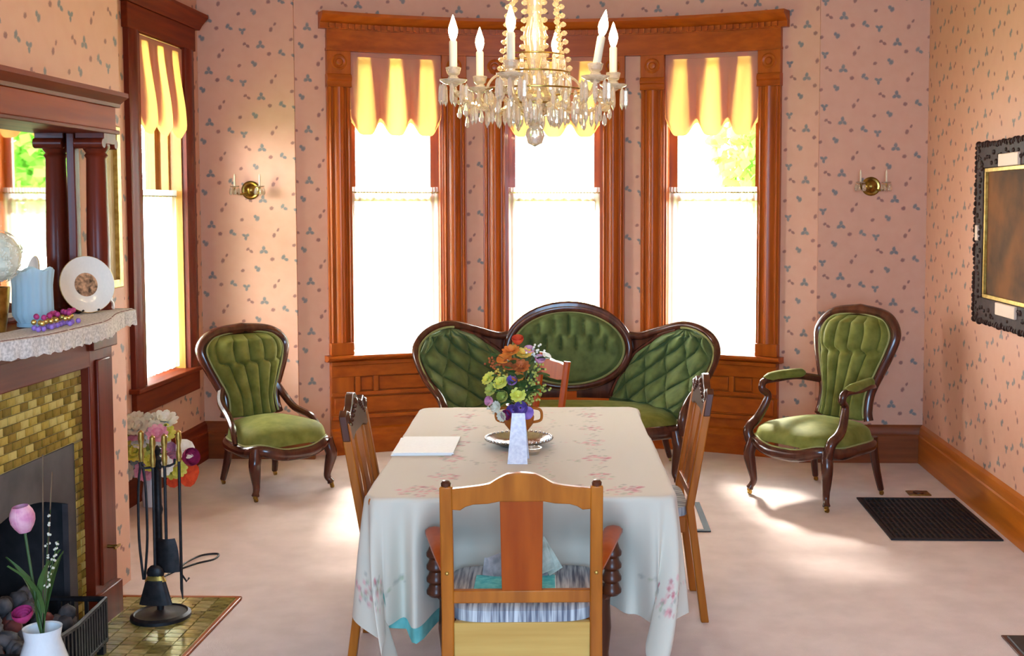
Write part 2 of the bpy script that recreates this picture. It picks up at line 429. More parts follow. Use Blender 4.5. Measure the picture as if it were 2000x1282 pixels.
struct('wall_front', MB().box((XL - .2, YF - .2, 0), (XR + .2, YF, ZC)), M['wallpaper'], smooth=False, uvf=wuv)
SF = BR * math.asin(FA / BR)
BW = [(-1.367, -.77), (-.347, .283), (.70, 1.324)]       # bay window openings along the arc
BZ0, BZ1 = .63, 2.575
wy = MB()
arcbox(wy, -SF, SF, -.2, 0, BZ1, ZC); arcbox(wy, -SF, SF, -.2, 0, 0, BZ0)
for a, b in ((-SF, BW[0][0]), (BW[0][1], BW[1][0]), (BW[1][1], BW[2][0]), (BW[2][1], SF)): arcbox(wy, a, b, -.2, 0, BZ0, BZ1)
struct('wall_bay', wy, M['wallpaper'], angle=25, uvf=buv)

# chimney breast with firebox hole
BRX, BY0, BY1 = -2.05, 2.75, 4.88
OY0, OY1, OZ = 3.42, 4.20, .73
br = MB()
br.box((XL, BY0, 0), (BRX, OY0, ZC)); br.box((XL, OY1, 0), (BRX, BY1, ZC)); br.box((XL, OY0, OZ), (BRX, OY1, ZC)); br.box((XL, OY0, 0), (XL + .1, OY1, OZ))
struct('wall_chimney', br, M['wallpaper'], smooth=False, uvf=wuv)

# baseboards: base, cap mould
BP = [(0, 0), (.032, 0), (.032, .17), (.026, .178), (.026, .20), (.018, .222), (0, .235)]
def baseboard(name, fn, l0, l1, mat):
    mb = MB().prism(BP, l0, l1, fn); return struct(name, mb, mat, angle=25)
baseboard('baseboard_right', lambda a, b, d: (XR - a, d, b), YF, YB, M['oak_y'])
baseboard('baseboard_left', lambda a, b, d: (XL + a, d, b), BY1, YB, M['cherry_y'])
bb = MB().prism(BP, XL, BX - 1.515, lambda a, b, d: (d, YB - a, b)); bb.prism(BP, BX + 1.515, XR, lambda a, b, d: (d, YB - a, b))
struct('baseboard_back', bb, wood('oak_base_back', srgb(112, 56, 28), srgb(140, 74, 38), 'x'), angle=25)

# ------------------------------------------------------------------ bay woodwork
S0, S1 = -1.516, 1.47
t = struct('trim_1')                                   # entablature over the three windows
mb = MB(); arcbox(mb, S0, S1, 0, .035, 2.575, 2.70); obj('frieze', mb, M['oak_h'], t)
mb = MB(); arcsweep(mb, [(0, 2.70), (.045, 2.70), (.045, 2.735), (.06, 2.745), (.085, 2.765), (.10, 2.78), (.10, 2.80), (0, 2.80)], S0 - .045, S1 + .045); obj('cornice', mb, M['oak_h'], t, angle=25)
k = 0
s = S0 + .01
while s < S1 - .02:
    mb = MB(); arcbox(mb, s, s + .020, .046, .062, 2.706, 2.734); obj('dentil', mb, M['oak_h'], t, smooth=False); s += .042
mb = MB(); arcsweep(mb, [(0, 2.565), (.045, 2.565), (.045, 2.582), (0, 2.582)], S0 - .004, S1 + .004); obj('bead', mb, M['oak_h'], t)

t = struct('trim_2')                                   # wainscot under the sill
mb = MB(); arcbox(mb, S0, S1, 0, .03, 0, .60); obj('backing', mb, M['oak_h'], t)
mb = MB(); arcsweep(mb, [(0, .60), (.05, .60), (.062, .606), (.092, .618), (.098, .628), (.092, .640), (-.12, .640), (-.12, .60)], S0 - .03, S1 + .03); obj('sill', mb, M['oak_h'], t, angle=25)
for z0, z1, d in ((.50, .575, .05), (.375, .40, .05), (.225, .25, .052), (.575, .60, .06)):
    mb = MB(); arcbox(mb, S0, S1, .03, d, z0, z1); obj('rail', mb, M['oak_h'], t, bevel=.003)
mb = MB(); arcsweep(mb, [(.03, 0), (.066, 0), (.066, .12), (.056, .135), (.05, .155), (.03, .165)], S0, S1); obj('base', mb, M['oak_h'], t, angle=25)
stiles = [S0, -1.36, -1.24, -.80, -.65, -.52, -.37, -.07, .28, .44, .56, .70, 1.15, 1.31]
for i, s in enumerate(stiles):
    w = .145 if i == 0 else (.16 if i == len(stiles) - 1 else .032)
    mb = MB(); arcbox(mb, s, s + w, .03, .048, .40, .50); obj('stile', mb, M['oak'], t, bevel=.002)
    e = stiles[i + 1] if i + 1 < len(stiles) else None
    if e and e - s - w > .03:
        mb = MB(); arcbox(mb, s + w + .008, e - .008, .03, .040, .408, .492); obj('panel', mb, M['oak_h'], t, bevel=.003)
for a, b in ((S0 + .02, -.62), (-.60, .53), (.55, S1 - .02)):
    mb = MB(); arcbox(mb, a, b, .03, .043, .262, .364); obj('panel', mb, M['oak_h'], t, bevel=.004)

def bay_window(name, a, b, ca, cb_):
    t = struct(name)
    for s0, s1 in ((ca, a), (b, cb_)):
        w = s1 - s0
        # casing of rounded reeds: (s, d) section
        sec = [(s0, 0), (s0, .03)]
        for q0, q1, h in ((.06, .20, .012), (.24, .76, .026), (.80, .94, .012)):
            for j in range(7):
                u = q0 + (q1 - q0) * j / 6
                sec.append((s0 + w * u, .03 + h * math.sin(PI * j / 6)))
        sec += [(s1, .03), (s1, 0)]
        mb = MB(); vprism(mb, sec, .72, 2.34); obj('casing', mb, M['oak'], t, angle=30)
        mb = MB(); arcbox(mb, s0 - .002, s1 + .002, 0, .05, .64, .72); obj('plinth_block', mb, M['oak'], t, bevel=.004)
        mb = MB(); arcbox(mb, s0 - .002, s1 + .002, 0, .045, 2.42, 2.565); blk = obj('corner_block', mb, M['oak'], t, bevel=.003)
        sc = (s0 + s1) / 2; p = bay(sc, .045, 2.495); dirn = Vector(bay(sc, 1, 0)) - Vector(bay(sc, 0, 0))
        mb = MB().lathe([(.05, -.005), (.05, .004), (.042, .010), (.034, .004), (.026, .004), (.018, .014), (0, .017)], 20, at(p, dirn)); obj('rosette', mb, M['oak'], blk)
        mb = MB(); arcsweep(mb, [(0, 2.34), (.058, 2.34), (.05, 2.355), (.05, 2.375), (.06, 2.385), (.06, 2.40), (.05, 2.42), (0, 2.42)], s0 - .004, s1 + .004); obj('fillet', mb, M['oak_h'], t)
    # jambs, head
    for s0, s1 in ((a, a + .012), (b - .012, b)):
        mb = MB(); arcbox(mb, s0, s1, -.2, 0, BZ0 + .01, BZ1); obj('jamb', mb, M['oak'], t)
    for z0, z1, dd, nm in ((1.62, 2.53, -.115, 'upper'), (.645, 1.67, -.155, 'lower')):
        f = MB()
        arcbox(f, a + .012, a + .062, dd - .03, dd, z0, z1); arcbox(f, b - .062, b - .012, dd - .03, dd, z0, z1)
        arcbox(f, a + .062, b - .062, dd - .03, dd, z0, z0 + .05); arcbox(f, a + .062, b - .062, dd - .03, dd, z1 - .05, z1)
        so = obj('sash', f, M['oak'], t, angle=25)
        g = MB(); arcbox(g, a + .06, b - .06, dd - .018, dd - .014, z0 + .05, z1 - .05); obj('pane', g, M['pane'], so, angle=25)
    return t
bay_window('window_1', *BW[0], -1.516, -.612); bay_window('window_2', *BW[1], -.50, .437); bay_window('window_3', *BW[2], .546, 1.47)

# window of the left wall
M['sunlit_oak'] = wood('sunlit_oak_wood', srgb(160, 106, 40), srgb(188, 134, 62), 'z')  # oak brightened so jamb and sash carry sunlit gold in their colour
t = struct('window_4')
CH = M['cherry']  # dark cherry puts the backlit shade into this window's trim colour
def lw(mb, y0, y1, d0, d1, z0, z1): return mb.box((XL + d0, y0, z0), (XL + d1, y1, z1))
for y0, y1 in ((6.18, WY0), (WY1, 7.15)):
    sec = [(y0, 0), (y0, .028)] + [(y0 + (y1 - y0) * (.15 + .7 * j / 8), .028 + .016 * math.sin(PI * j / 8)) for j in range(9)] + [(y1, .028), (y1, 0)]
    obj('casing', MB().prism(sec, .615, 2.53, lambda y, d, z: (XL + d, y, z)), CH, t, angle=30)
obj('frieze', lw(MB(), 6.16, 7.17, 0, .035, 2.53, 2.665), M['cherry_y'], t, bevel=.003)
obj('cornice', MB().prism([(0, 2.665), (.045, 2.665), (.06, 2.69), (.085, 2.72), (.10, 2.735), (.10, 2.755), (0, 2.755)], 6.12, 7.22, lambda d, z, y: (XL + d, y, z)), M['cherry_y'], t, angle=25)
obj('sill', lw(MB(), 6.15, 7.19, -.2, .06, .588, .615), M['cherry_y'], t, bevel=.006)
obj('apron', lw(MB(), 6.18, 7.15, 0, .03, .465, .588), M['cherry_y'], t, bevel=.004)
for y0, y1 in ((WY0, WY0 + .012), (WY1 - .012, WY1)): obj('jamb', lw(MB(), y0, y1, -.22, 0, .615, WZ1), M['sunlit_oak'], t)
obj('stop', lw(MB(), WY1 - .03, WY1 - .012, -.12, -.07, .615, WZ1), M['sunlit_oak'], t, bevel=.003)
for z0, z1, dd in ((1.62, 2.53, -.14), (.615, 1.67, -.18)):
    f = MB(); lw(f, WY0 + .012, WY0 + .062, dd - .03, dd, z0, z1); lw(f, WY1 - .062, WY1 - .012, dd - .03, dd, z0, z1); lw(f, WY0 + .062, WY1 - .062, dd - .03, dd, z0, z0 + .05); lw(f, WY0 + .062, WY1 - .062, dd - .03, dd, z1 - .05, z1)
    so = obj('sash', f, M['sunlit_oak'], t)
    obj('pane', lw(MB(), WY0 + .06, WY1 - .06, dd - .018, dd - .014, z0 + .05, z1 - .05), M['pane'], so)

# balloon shades and sheers
def balloon(name, label, fn, w, top, h):
    def front(u, v):
        x = abs(math.cos(3 * PI * u)); lift = .085 * x ** 5
        hh = h - lift
        d = .012 + .055 * sm(v * 1.1) * abs(math.sin(3 * PI * u)) ** .8 + .02 * math.sin(3 * PI * u * 4) * v * (1 - v)
        if v > .9: d -= .03 * (v - .9) / .1
        return fn(w * u, d, top - hh * v)
    o = obj(name, MB().grid(front, 72, 22), M['shade'])
    pl = MB()                                             # pleat returns behind the face at each gather cord
    for c, hw_ in ((.05, .05), (1 / 3, .11), (2 / 3, .11), (.95, .05)):
        def back(u, v, c=c, hw_=hw_):
            uu = c + hw_ * (2 * u - 1) * (1 - .35 * v)
            x = abs(math.cos(3 * PI * uu)); hh = h - .10 * x ** 5
            return fn(w * uu, .002 + .03 * sm(v) * abs(math.sin(3 * PI * uu)), top - hh * v * .97)
        pl.grid(back, 8, 14)
    obj('pleat', pl, M['lining'], o)
    hd = MB().box((0, 0, 0), (1, 1, 1)); hd.v = [fn(x * w, -.012 + y * .02, top - .025 + z * .028) for x, y, z in hd.v]; obj('head_rail', hd, M['shade'], o)
    return tag(o, label, 'window shade', 'peach balloon shades')
def sheer(name, label, fn, w, top, bot):
    def g(u, v):
        d = .007 * math.sin(2 * PI * 13 * u + 1.3 * math.sin(6 * u)) * (1 - .3 * v) + .004 * math.sin(40 * u)
        return fn(w * u, d, top - (top - bot) * v)
    o = obj(name, MB().grid(g, 180, 6), M['sheer'])
    hd = MB()
    hd.grid(lambda u, v: fn(w * u, .012 * math.sin(2 * PI * 30 * u), top + .035 * (1 - v)), 180, 2)
    obj('heading', hd, M['sheer'], o)
    rod = MB().tube([fn(w * i / 12, 0, top) for i in range(13)], .005, 6); obj('rod', rod, M['brass'], o)
    return tag(o, label, 'curtain', 'white sheer half curtains')
nm = ('bay window nearest the slipper chair', 'middle bay window behind the settee', 'bay window nearest the green armchair')
for i, (a, b) in enumerate(BW):
    balloon('balloon_shade', 'peach scalloped balloon shade in the ' + nm[i], lambda x, d, z, a=a: bay(a + .004 + x, d, z), b - a - .008, 2.562, .52)
    sheer('sheer_curtain', 'white sheer half curtain in the ' + nm[i], lambda x, d, z, a=a: bay(a + .016 + x, -.07 + d, z), b - a - .032, 1.68, .655)
balloon('balloon_shade', 'peach scalloped balloon shade on the window beside the fireplace', lambda x, d, z: (XL + d, WY0 + .004 + x, z), WY1 - WY0 - .008, 2.52, .53)
sheer('sheer_curtain', 'white sheer half curtain on the window beside the fireplace', lambda x, d, z: (XL - .035 + d, WY0 + .016 + x, z), WY1 - WY0 - .035, 1.65, .63)

# ------------------------------------------------------------------ outside
g = struct('ground_outside', MB().box((-14, 8.3, -.9), (18, 40, -.8)), M['lawn'], smooth=False)
g2 = struct('ground_side', MB().box((-30, -6, -.9), (-3.2, 8.2, -.8)), M['lawn'], smooth=False)
struct('sun_blocker', MB().box((-4.2, 8.05, 2.72), (3.6, 9.05, 2.85)).box((-4.2, 5.2, 2.62), (-2.85, 8.05, 2.75)), M['bark'], smooth=False)  # unseen slabs added to keep the sun out of the upper sashes
def tree(label, loc, rad, zc, n, seed):
    rr = random.Random(seed)
    t = thing('tree', label, 'tree', loc)
    obj('trunk', MB().tube(cr([(0, 0, 0), (.05, 0, 1), (0, .05, zc), (.05, 0, zc + rad * .6)], 4), [.16 - .008 * i for i in range(13)], 8), M['bark'], t)
    lf = MB()
    for i in range(n):
        v = Vector((rr.gauss(0, 1), rr.gauss(0, 1), rr.gauss(0, 1))).normalized() * rad * rr.uniform(.55, 1.08)
        v.z *= .9
        T = Matrix.Translation(v + Vector((0, 0, zc))) @ Euler((rr.uniform(0, 6), rr.uniform(0, 6), rr.uniform(0, 6))).to_matrix().to_4x4()
        lf.add([(-.05, -.08, 0), (.05, -.08, .01), (.05, .08, 0), (-.05, .08, .01)], [(0, 1, 2, 3)], T)
    o = obj('crown', lf, M['leafg'], t, smooth=False, weld=False); o['kind'] = 'stuff'
    return t
tree('leafy green tree outside, seen through the right bay window', (2.95, 15.5, -.8), 1.55, 3.2, 5200, 3)

# ------------------------------------------------------------------ fireplace
t = thing('fireplace', 'dark cherry mantelpiece with mustard tiles, columns and overmantel mirror', 'fireplace', (0, 0, 0))
MX, MY0, MY1 = -1.93, 3.13, 4.47
def fb(nm, a, b, mat=None, bevel=.004, par=None): return obj(nm, MB().box(a, b), mat or M['cherry'], par or t, bevel=bevel)
for y0, y1 in ((MY0, 3.34), (4.27, MY1)):
    fb('pilaster', (BRX, y0, 0), (MX, y1, 1.135))
    fb('pilaster_panel', (MX, y0 + .045, .16), (MX + .012, y1 - .045, 1.02))
    fb('pilaster_base', (BRX, y0 - .006, 0), (MX + .018, y1 + .006, .14))
    fb('pilaster_cap', (BRX, y0 - .005, 1.06), (MX + .02, y1 + .005, 1.135))
fb('lintel', (BRX, 3.34, 1.0), (MX + .002, 4.27, 1.14), M['cherry_y'])
fb('lintel_moulding', (MX + .002, 3.30, 1.10), (MX + .03, 4.30, 1.14), M['cherry_y'])
# serpentine shelf
def shelf_x(y): return -1.845 + .10 * sm((4.40 - y) / .45) * sm((y - 3.2) / .45)
ys = [MY1 + .01 - (MY1 - MY0 + .02) * i / 40 for i in range(41)]
poly = [(BRX, ys[0])] + [(shelf_x(y), y) for y in ys] + [(BRX, ys[-1])]
obj('shelf', MB().prism(poly, 1.14, 1.198, lambda a, b, d: (a, b, d)), M['cherry_y'], t, bevel=.004)
# overmantel
fb('mirror_backing', (BRX, MY0 + .03, 1.20), (BRX + .012, 4.47, 1.90), M['cherry'])
mm_ = MB().box((BRX + .012, MY0 + .10, 1.22), (BRX + .018, 4.385, 1.87)); mm_.v = [(x + .016 * (4.385 - y) / 1.15, y, z) for x, y, z in mm_.v]
obj('mirror', mm_, M['mirror'], t, smooth=False)
for y in (MY0 + .08, 4.40): fb('mirror_stile', (BRX + .012, y - .02, 1.198), (BRX + .034, y + .02, 1.87))
for y in (MY0 + .07, 4.43):
    prof = [(.052, 1.198), (.052, 1.225), (.044, 1.235), (.047, 1.25), (.040, 1.262), (.042, 1.45), (.036, 1.775), (.043, 1.785), (.036, 1.795), (.05, 1.815), (.05, 1.828)]
    c = obj('column', MB().lathe(prof, 28, Matrix.Translation((-1.955, y, 0))), M['cherry'], t, angle=50)
    cp = MB().box((-2.01, y - .055, 1.828), (-1.90, y + .055, 1.872))
    for q in (-.055, .055): cp.merge(MB().lathe([(.02, -.055), (.02, .055)], 12, Matrix.Translation((-1.955, y + q, 1.83)) @ Matrix.Rotation(PI / 2, 4, 'Y')))
    obj('capital', cp, M['cherry'], c, bevel=.003)
fb('entablature', (BRX, MY0 - .01, 1.872), (-1.90, 4.487, 1.972), wood('cherry_frieze', srgb(122, 46, 8), srgb(146, 62, 12), 'y', rough=.5, coat=0, spec=.1))
fb('entablature_bead', (BRX, MY0 - .02, 1.868), (-1.888, 4.495, 1.884), M['cherry_y'])
obj('overmantel_cornice', MB().prism([(BRX, 1.972), (-1.895, 1.972), (-1.892, 1.985), (-1.875, 2.0), (-1.86, 2.01), (-1.86, 2.026), (BRX, 2.026)], MY0 - .05, 4.515, lambda a, b, d: (a, d, b)), M['cherry_y'], t, angle=25)
# tile field: bed with single tiles on it
TX = -1.965
bed = MB(); bed.box((BRX, 3.34, OZ), (TX - .004, 4.27, 1.0)); bed.box((BRX, OY1, 0), (TX - .004, 4.27, OZ)); bed.box((BRX, 3.34, 0), (TX - .004, OY0, OZ))
obj('tile_bed', bed, M['grout'], t)
tw, th = .0565, .030
rr = random.Random(5)
def tile_mesh(w, h, mat): return mesh('tile', MB().box((0, 0, 0), (.007, w, h)), mat, smooth=False)
tm = [[tile_mesh(w, th - .004, m) for m in M['tile']] for w in (tw - .004, .031, tw / 2 - .004)]
for j in range(9):
    y = 4.27 - (tw / 2 if j % 2 else 0)
    z = .735 + j * .0295
    if j % 2: link('tile', rr.choice(tm[2]), t, (TX - .004, y + .002, z))
    while y - tw > 3.44:
        y -= tw; link('tile', rr.choice(tm[0]), t, (TX - .004 + rr.uniform(-.001, .0008), y + .002, z))
for j in range(24):
    for i in range(2): link('tile', rr.choice(tm[1]), t, (TX - .004 + rr.uniform(-.001, .0008), 4.236 - i * .035, .004 + j * .0302))
# iron insert
pl = [(OY1, 0), (OY1, OZ), (OY0, OZ), (OY0, 0), (OY0 + .06, 0), (OY0 + .06, .52)]
pl += [(OY0 + .06 + (OY1 - OY0 - .12) * i / 16, .52 + .07 * math.sin(PI * i / 16)) for i in range(1, 16)] + [(OY1 - .06, .52), (OY1 - .06, 0)]
obj('iron_surround', MB().prism(pl, -1.985, TX + .002, lambda a, b, d: (d, a, b)), M['plate_iron'], t)
fbx = MB(); fbx.box((-2.47, OY0, 0), (-2.45, OY1, OZ)); fbx.box((-2.45, OY0, OZ - .02), (-1.985, OY1, OZ)); fbx.box((-2.45, OY1 - .02, 0), (-1.985, OY1, OZ - .02)); fbx.box((-2.45, OY0, 0), (-1.985, OY0 + .02, OZ - .02)); fbx.box((-2.45, OY0 + .02, .001), (-1.985, OY1 - .02, .02))
obj('firebox', fbx, M['firebox'], t)
obj('gas_key', MB().tube([(MX + .012, 4.36, .30), (MX + .05, 4.36, .30)], .007, 8).box((MX + .045, 4.335, .296), (MX + .052, 4.385, .304)), M['brass'], t)

# hearth of tiles set in the floor
t = thing('hearth', 'low hearth of small olive glazed tiles in front of the fireplace', 'hearth', (0, 0, 0))
obj('bed', MB().box((BRX + .05, 3.05, 0.0005), (-1.515, 4.635, .008)), M['grout'], t)
hm = [mesh('tile', MB().box((0, 0, 0), (.060, .036, .006)), m, smooth=False) for m in M['htile']]
for j in range(39):
    y = 4.632 - .04 * (j + 1)
    for i in range(7):
        x = -1.517 - .064 * (i + 1) - (.0 if j % 2 else 0.0)
        link('tile', rr.choice(hm), t, (x, y, .007 + rr.uniform(-.0008, .0008)), (rr.uniform(-.01, .01), rr.uniform(-.01, .01), 0))
ed = MB().box((BRX + .05, 4.635, .0005), (-1.50, 4.655, .012)); ed.box((-1.515, 3.05, .0005), (-1.50, 4.635, .012))
obj('edge_strip', ed, M['oak_h'], t, bevel=.003)

# fire basket with coals
t = thing('fire_basket', 'black iron fire basket heaped with grey coals in the fireplace', 'fire grate', (0, 0, 0))
b0, b1, x0, x1 = 3.50, 4.04, -2.38, -1.77
mb = MB()
for z in (.06, .205):
    mb.tube([(x0, b0, z), (x1 - .02, b0, z), (x1, (b0 + b1) / 2, z), (x1 - .02, b1, z), (x0, b1, z)], .010, 6)
obj('rim', mb, M['iron'], t)
for i in range(24):
    y = b0 + (b1 - b0) * i / 23; x = x1 - .02 * abs(2 * i / 23 - 1)
    obj('bar', MB().box((x - .006, y - .006, .05), (x + .004, y + .006, .205)), M['iron'], t)
for i in range(12):
    x = x0 + .04 + (x1 - x0 - .08) * i / 11
    obj('bar', MB().box((x - .006, b1 - .005, .05), (x + .006, b1 + .005, .205)), M['iron'], t)
for x, y in ((x0 + .03, b0), (x0 + .03, b1), (x1 - .03, b0 + .02), (x1 - .03, b1 - .02)): obj('foot', MB().box((x - .012, y - .012, .0145), (x + .012, y + .012, .06)), M['iron'], t)
obj('tray', MB().box((x0, b0, .05), (x1 - .025, b1, .06)), M['iron'], t)
def lump(r, rnd):
    m = MB().ball((0, 0, 0), r, 8, 6)
    m.v = [tuple(c * rnd.uniform(.78, 1.15) for c in p) if abs(p[2]) < r * .99 else p for p in m.v]
    return m
lm = [mesh('coal', lump(.032, rr), M['coal'], angle=60) for _ in range(4)] + [mesh('coal', lump(.03, rr), M['ember'], angle=60)]
for k in range(150):
    x = rr.uniform(x0 + .06, x1 - .07); y = rr.uniform(b0 + .06, b1 - .06)
    hz = .10 + rr.uniform(0, 1) * (.16 if x < -1.98 else .10)
    link('coal', lm[4] if (k % 9 == 0) else rr.choice(lm[:4]), t, (x, y, hz), (rr.uniform(0, 6), rr.uniform(0, 6), 0))

# ------------------------------------------------------------------ flowers
def daisy(r, n, layers=1, cup=.25):
    m = MB()
    for L in range(layers):
        for i in range(n):
            a = 2 * PI * (i + .5 * L) / n; rl = r * (1 - .28 * L); el = cup + .45 * L; w = rl * .34
            pts = [(0, 0, 0), (.5 * rl, w, 0), (rl * .9, w * .55, 0), (rl, 0, 0), (rl * .9, -w * .55, 0), (.5 * rl, -w, 0)]
            T = Matrix.Rotation(a, 4, 'Z') @ Matrix.Rotation(-el, 4, 'Y')
            m.add([(p[0], p[1], .12 * p[0]) for p in pts], [(0, 1, 2, 3, 4, 5)], T)
    m.ball((0, 0, r * .06), r * .24, 8, 5, (1, 1, .6))
    return m
def trumpet(r):
    m = MB().lathe([(.02 * r, -1.0 * r), (.25 * r, -.3 * r), (.5 * r, .1 * r), (1 * r, .3 * r), (.9 * r, .34 * r), (.4 * r, .08 * r), (0, -.1 * r)], 12)
    m.v = [(x, y, z * (1 + .25 * math.sin(3 * math.atan2(y, x)) * (1 if z > 0 else 0))) for x, y, z in m.v]
    return m
def rosebud(r):
    m = MB()
    for L in range(4):
        for i in range(5):
            a = 2 * PI * (i + .37 * L) / 5; q = r * (1 - .2 * L)
            m.grid(lambda u, v, q=q: ((.35 + .65 * math.sin(v * 1.9)) * q * math.cos((u - .5) * 1.7), (.35 + .65 * math.sin(v * 1.9)) * q * math.sin((u - .5) * 1.7), q * (1.25 * v - .4)), 4, 4, T=Matrix.Rotation(a, 4, 'Z'))
    return m
def leafm(l, w):
    return MB().grid(lambda u, v: ((v - .5) * w * math.sin(PI * min(1, u * .98 + .02)), l * u, .15 * l * math.sin(PI * u) + abs(v - .5) * w * .4), 6, 2)
FM = {}
def fmesh(kind, r, mat):
    k = (kind, r, mat)
    if k not in FM:
        mb = {'daisy': lambda: daisy(r, 10, 2), 'mum': lambda: daisy(r, 12, 4, .15), 'trumpet': lambda: trumpet(r), 'rose': lambda: rosebud(r), 'spray': lambda: spray(r), 'tulip': lambda: tulip(r)}[kind]()
        FM[k] = mesh('flower', mb, M[mat], angle=60)
    return FM[k]
def spray(r):
    m = MB(); q = random.Random(int(r * 1e5))
    for i in range(22):
        v = Vector((q.gauss(0, .4), q.gauss(0, .4), q.gauss(0, .5))) * r
        m.ball(v, r * .16, 6, 4)
    return m
def tulip(r):
    m = MB()
    for i in range(6):
        m.grid(lambda u, v: ((.25 + .75 * math.sin(.3 + v * 2.3)) * r * math.cos((u - .5) * 1.25), (.25 + .75 * math.sin(.3 + v * 2.3)) * r * math.sin((u - .5) * 1.25), r * 2.2 * v - r * .3), 4, 5, T=Matrix.Rotation(PI * i / 3, 4, 'Z'))
    return m
def bouquet(t, base, flowers, stems=True, nleaf=14, spread=.1, lr=.07, seed=1):
    q = random.Random(seed); base = Vector(base)
    for (x, y, z, kind, r, mat) in flowers:
        p = Vector((x, y, z)); d = (p - base).normalized() + Vector((0, -.55, .1))
        link('flower', fmesh(kind, r, mat), t, p, d.to_track_quat('Z', 'Y').to_euler())
        if stems:
            mid = base.lerp(p, .5) + Vector((0, 0, .02))
            obj('stem', MB().tube(cr([base, mid, p - d.normalized() * .004], 3), .0022, 5), M['stem'], t)
    lm_ = mesh('leaf', leafm(lr, lr * .42), M['leaf'], angle=60)
    for i in range(nleaf):
        a = q.uniform(0, 2 * PI); c = base + Vector((math.cos(a) * spread * .4, math.sin(a) * spread * .4, q.uniform(.03, spread * 1.6)))
        link('leaf', lm_, t, c, (q.uniform(.1, .9), 0, a - PI / 2))

# big bouquet on the floor under the side window
t = thing('flower_arrangement', 'silk flower arrangement in a white vase on the floor behind the fire tools', 'flowers', (-2.44, 6.10, 0))
obj('vase', MB().lathe([(.03, 0), (.045, .004), (.05, .06), (.04, .14), (.028, .20), (.034, .215), (.028, .21), (.02, .12), (0, .02)], 20), M['whitepot'], t)
fl = []
q = random.Random(11)
def P(px, py, Y=6.08): return ((px - 1195) * Y / 2300 + 2.44, Y - 6.10, 1.6 - (py - 400) * Y / 2300)
for px, py, kind, r, mat in ((255, 830, 'mum', .045, 'p_white'), (282, 836, 'daisy', .05, 'p_cream'), (308, 835, 'daisy', .055, 'p_white'), (250, 858, 'daisy', .04, 'p_gold'), (275, 862, 'daisy', .04, 'p_gold'),
        (300, 862, 'mum', .04, 'p_yellow'), (318, 855, 'daisy', .045, 'p_yellow'), (262, 888, 'rose', .028, 'p_rust'), (285, 890, 'daisy', .04, 'p_gold'), (305, 892, 'mum', .035, 'p_white'), (252, 880, 'mum', .035, 'p_green'),
        (322, 888, 'rose', .03, 'p_pink'), (334, 905, 'rose', .028, 'p_pink'), (348, 890, 'trumpet', .04, 'p_white'), (358, 905, 'rose', .034, 'p_magenta'), (312, 918, 'rose', .028, 'p_purple'), (338, 932, 'trumpet', .036, 'p_gold'),
        (352, 940, 'trumpet', .045, 'p_red'), (328, 945, 'trumpet', .034, 'p_red'), (300, 925, 'rose', .026, 'p_magenta'), (345, 922, 'daisy', .035, 'p_yellow'), (292, 910, 'spray', .04, 'p_purple'), (270, 848, 'spray', .04, 'p_cream')):
    x, y, z = P(px - 8, py); fl.append((max(x, -.08), y + q.uniform(-.07, .03), z, kind, r * 1.45, mat))
for i in range(24):
    x, y, z = P(q.uniform(238, 322), q.uniform(825, 925)); fl.append((max(x, -.08), q.uniform(-.16, -.04), z, q.choice(['mum', 'daisy', 'daisy']), .06, q.choice(['p_white', 'p_cream', 'p_yellow', 'p_green', 'p_pink'])))
bouquet(t, (0, 0, .2), fl, nleaf=18, spread=.13, lr=.1, seed=4)

# fire tools
t = thing('fireplace_tool_stand', 'black iron tool stand with a round base on the hearth', 'tool stand', (-1.735, 4.40, .0135))
obj('base', MB().lathe([(.112, 0), (.112, .012), (.10, .02), (.095, .014), (.03, .018), (.014, .03), (0, .03)], 32), M['iron'], t)
obj('pole', MB().lathe([(.014, .02), (.014, .10), (.02, .12), (.013, .14), (.013, .40), (.018, .42), (.013, .44), (.013, .60), (.02, .615), (.008, .63), (.016, .655), (0, .67)], 14), M['iron'], t)
hk = MB()
for a in (30, 120, 210, 300):
    c, s_ = math.cos(math.radians(a)), math.sin(math.radians(a))
    hk.tube([(0, 0, .585), (c * .045, s_ * .045, .585), (c * .062, s_ * .062, .592), (c * .064, s_ * .064, .61)], .005, 6)
obj('hook', hk, M['iron'], t)
def tool(name, label, cat, dx, dy, build, tilt=(0, 0)):
    o = thing(name, label, cat, (-1.735 + dx, 4.40 + dy, .013)); o.rotation_euler = (tilt[0], tilt[1], 0)
    obj('handle', MB().lathe([(0, .60), (.008, .602), (.011, .63), (.007, .66), (.012, .69), (.010, .715), (0, .725)], 12), M['gilt'], o)
    build(o); return o
def b_brush(o):
    obj('shaft', MB().tube([(0, 0, .22), (0, 0, .61)], .006, 8), M['iron'], o)
    obj('ferrule', MB().grid(lambda u, v: ((.030 + .012 * (1 - v)) * math.cos(2 * PI * u), (.016) * math.sin(2 * PI * u), .165 + .022 * v), 20, 1, cu=True), M['gilt'], o)
    m = MB().grid(lambda u, v: ((.036 + .026 * (1 - v)) * math.cos(2 * PI * u) * (1 + .05 * math.sin(u * 140)), .018 * math.sin(2 * PI * u), .075 + .095 * v), 40, 4, cu=True)
    m.ball((0, 0, .195), .034, 12, 6, (1, .5, 1)); obj('bristles', m, M['iron'], o)
tool('hearth_brush', 'black hearth brush with a gilt band on the tool stand', 'brush', .012, -.075, b_brush)
def b_shovel(o):
    obj('shaft', MB().tube([(0, 0, .30), (0, 0, .61)], .006, 8), M['iron'], o)
    obj('blade', MB().grid(lambda u, v: ((u - .5) * .095 * (1 - .35 * v ** 3), .012 - .02 * math.cos((u - .5) * 2.4), .19 + .13 * v), 10, 8), M['iron'], o)
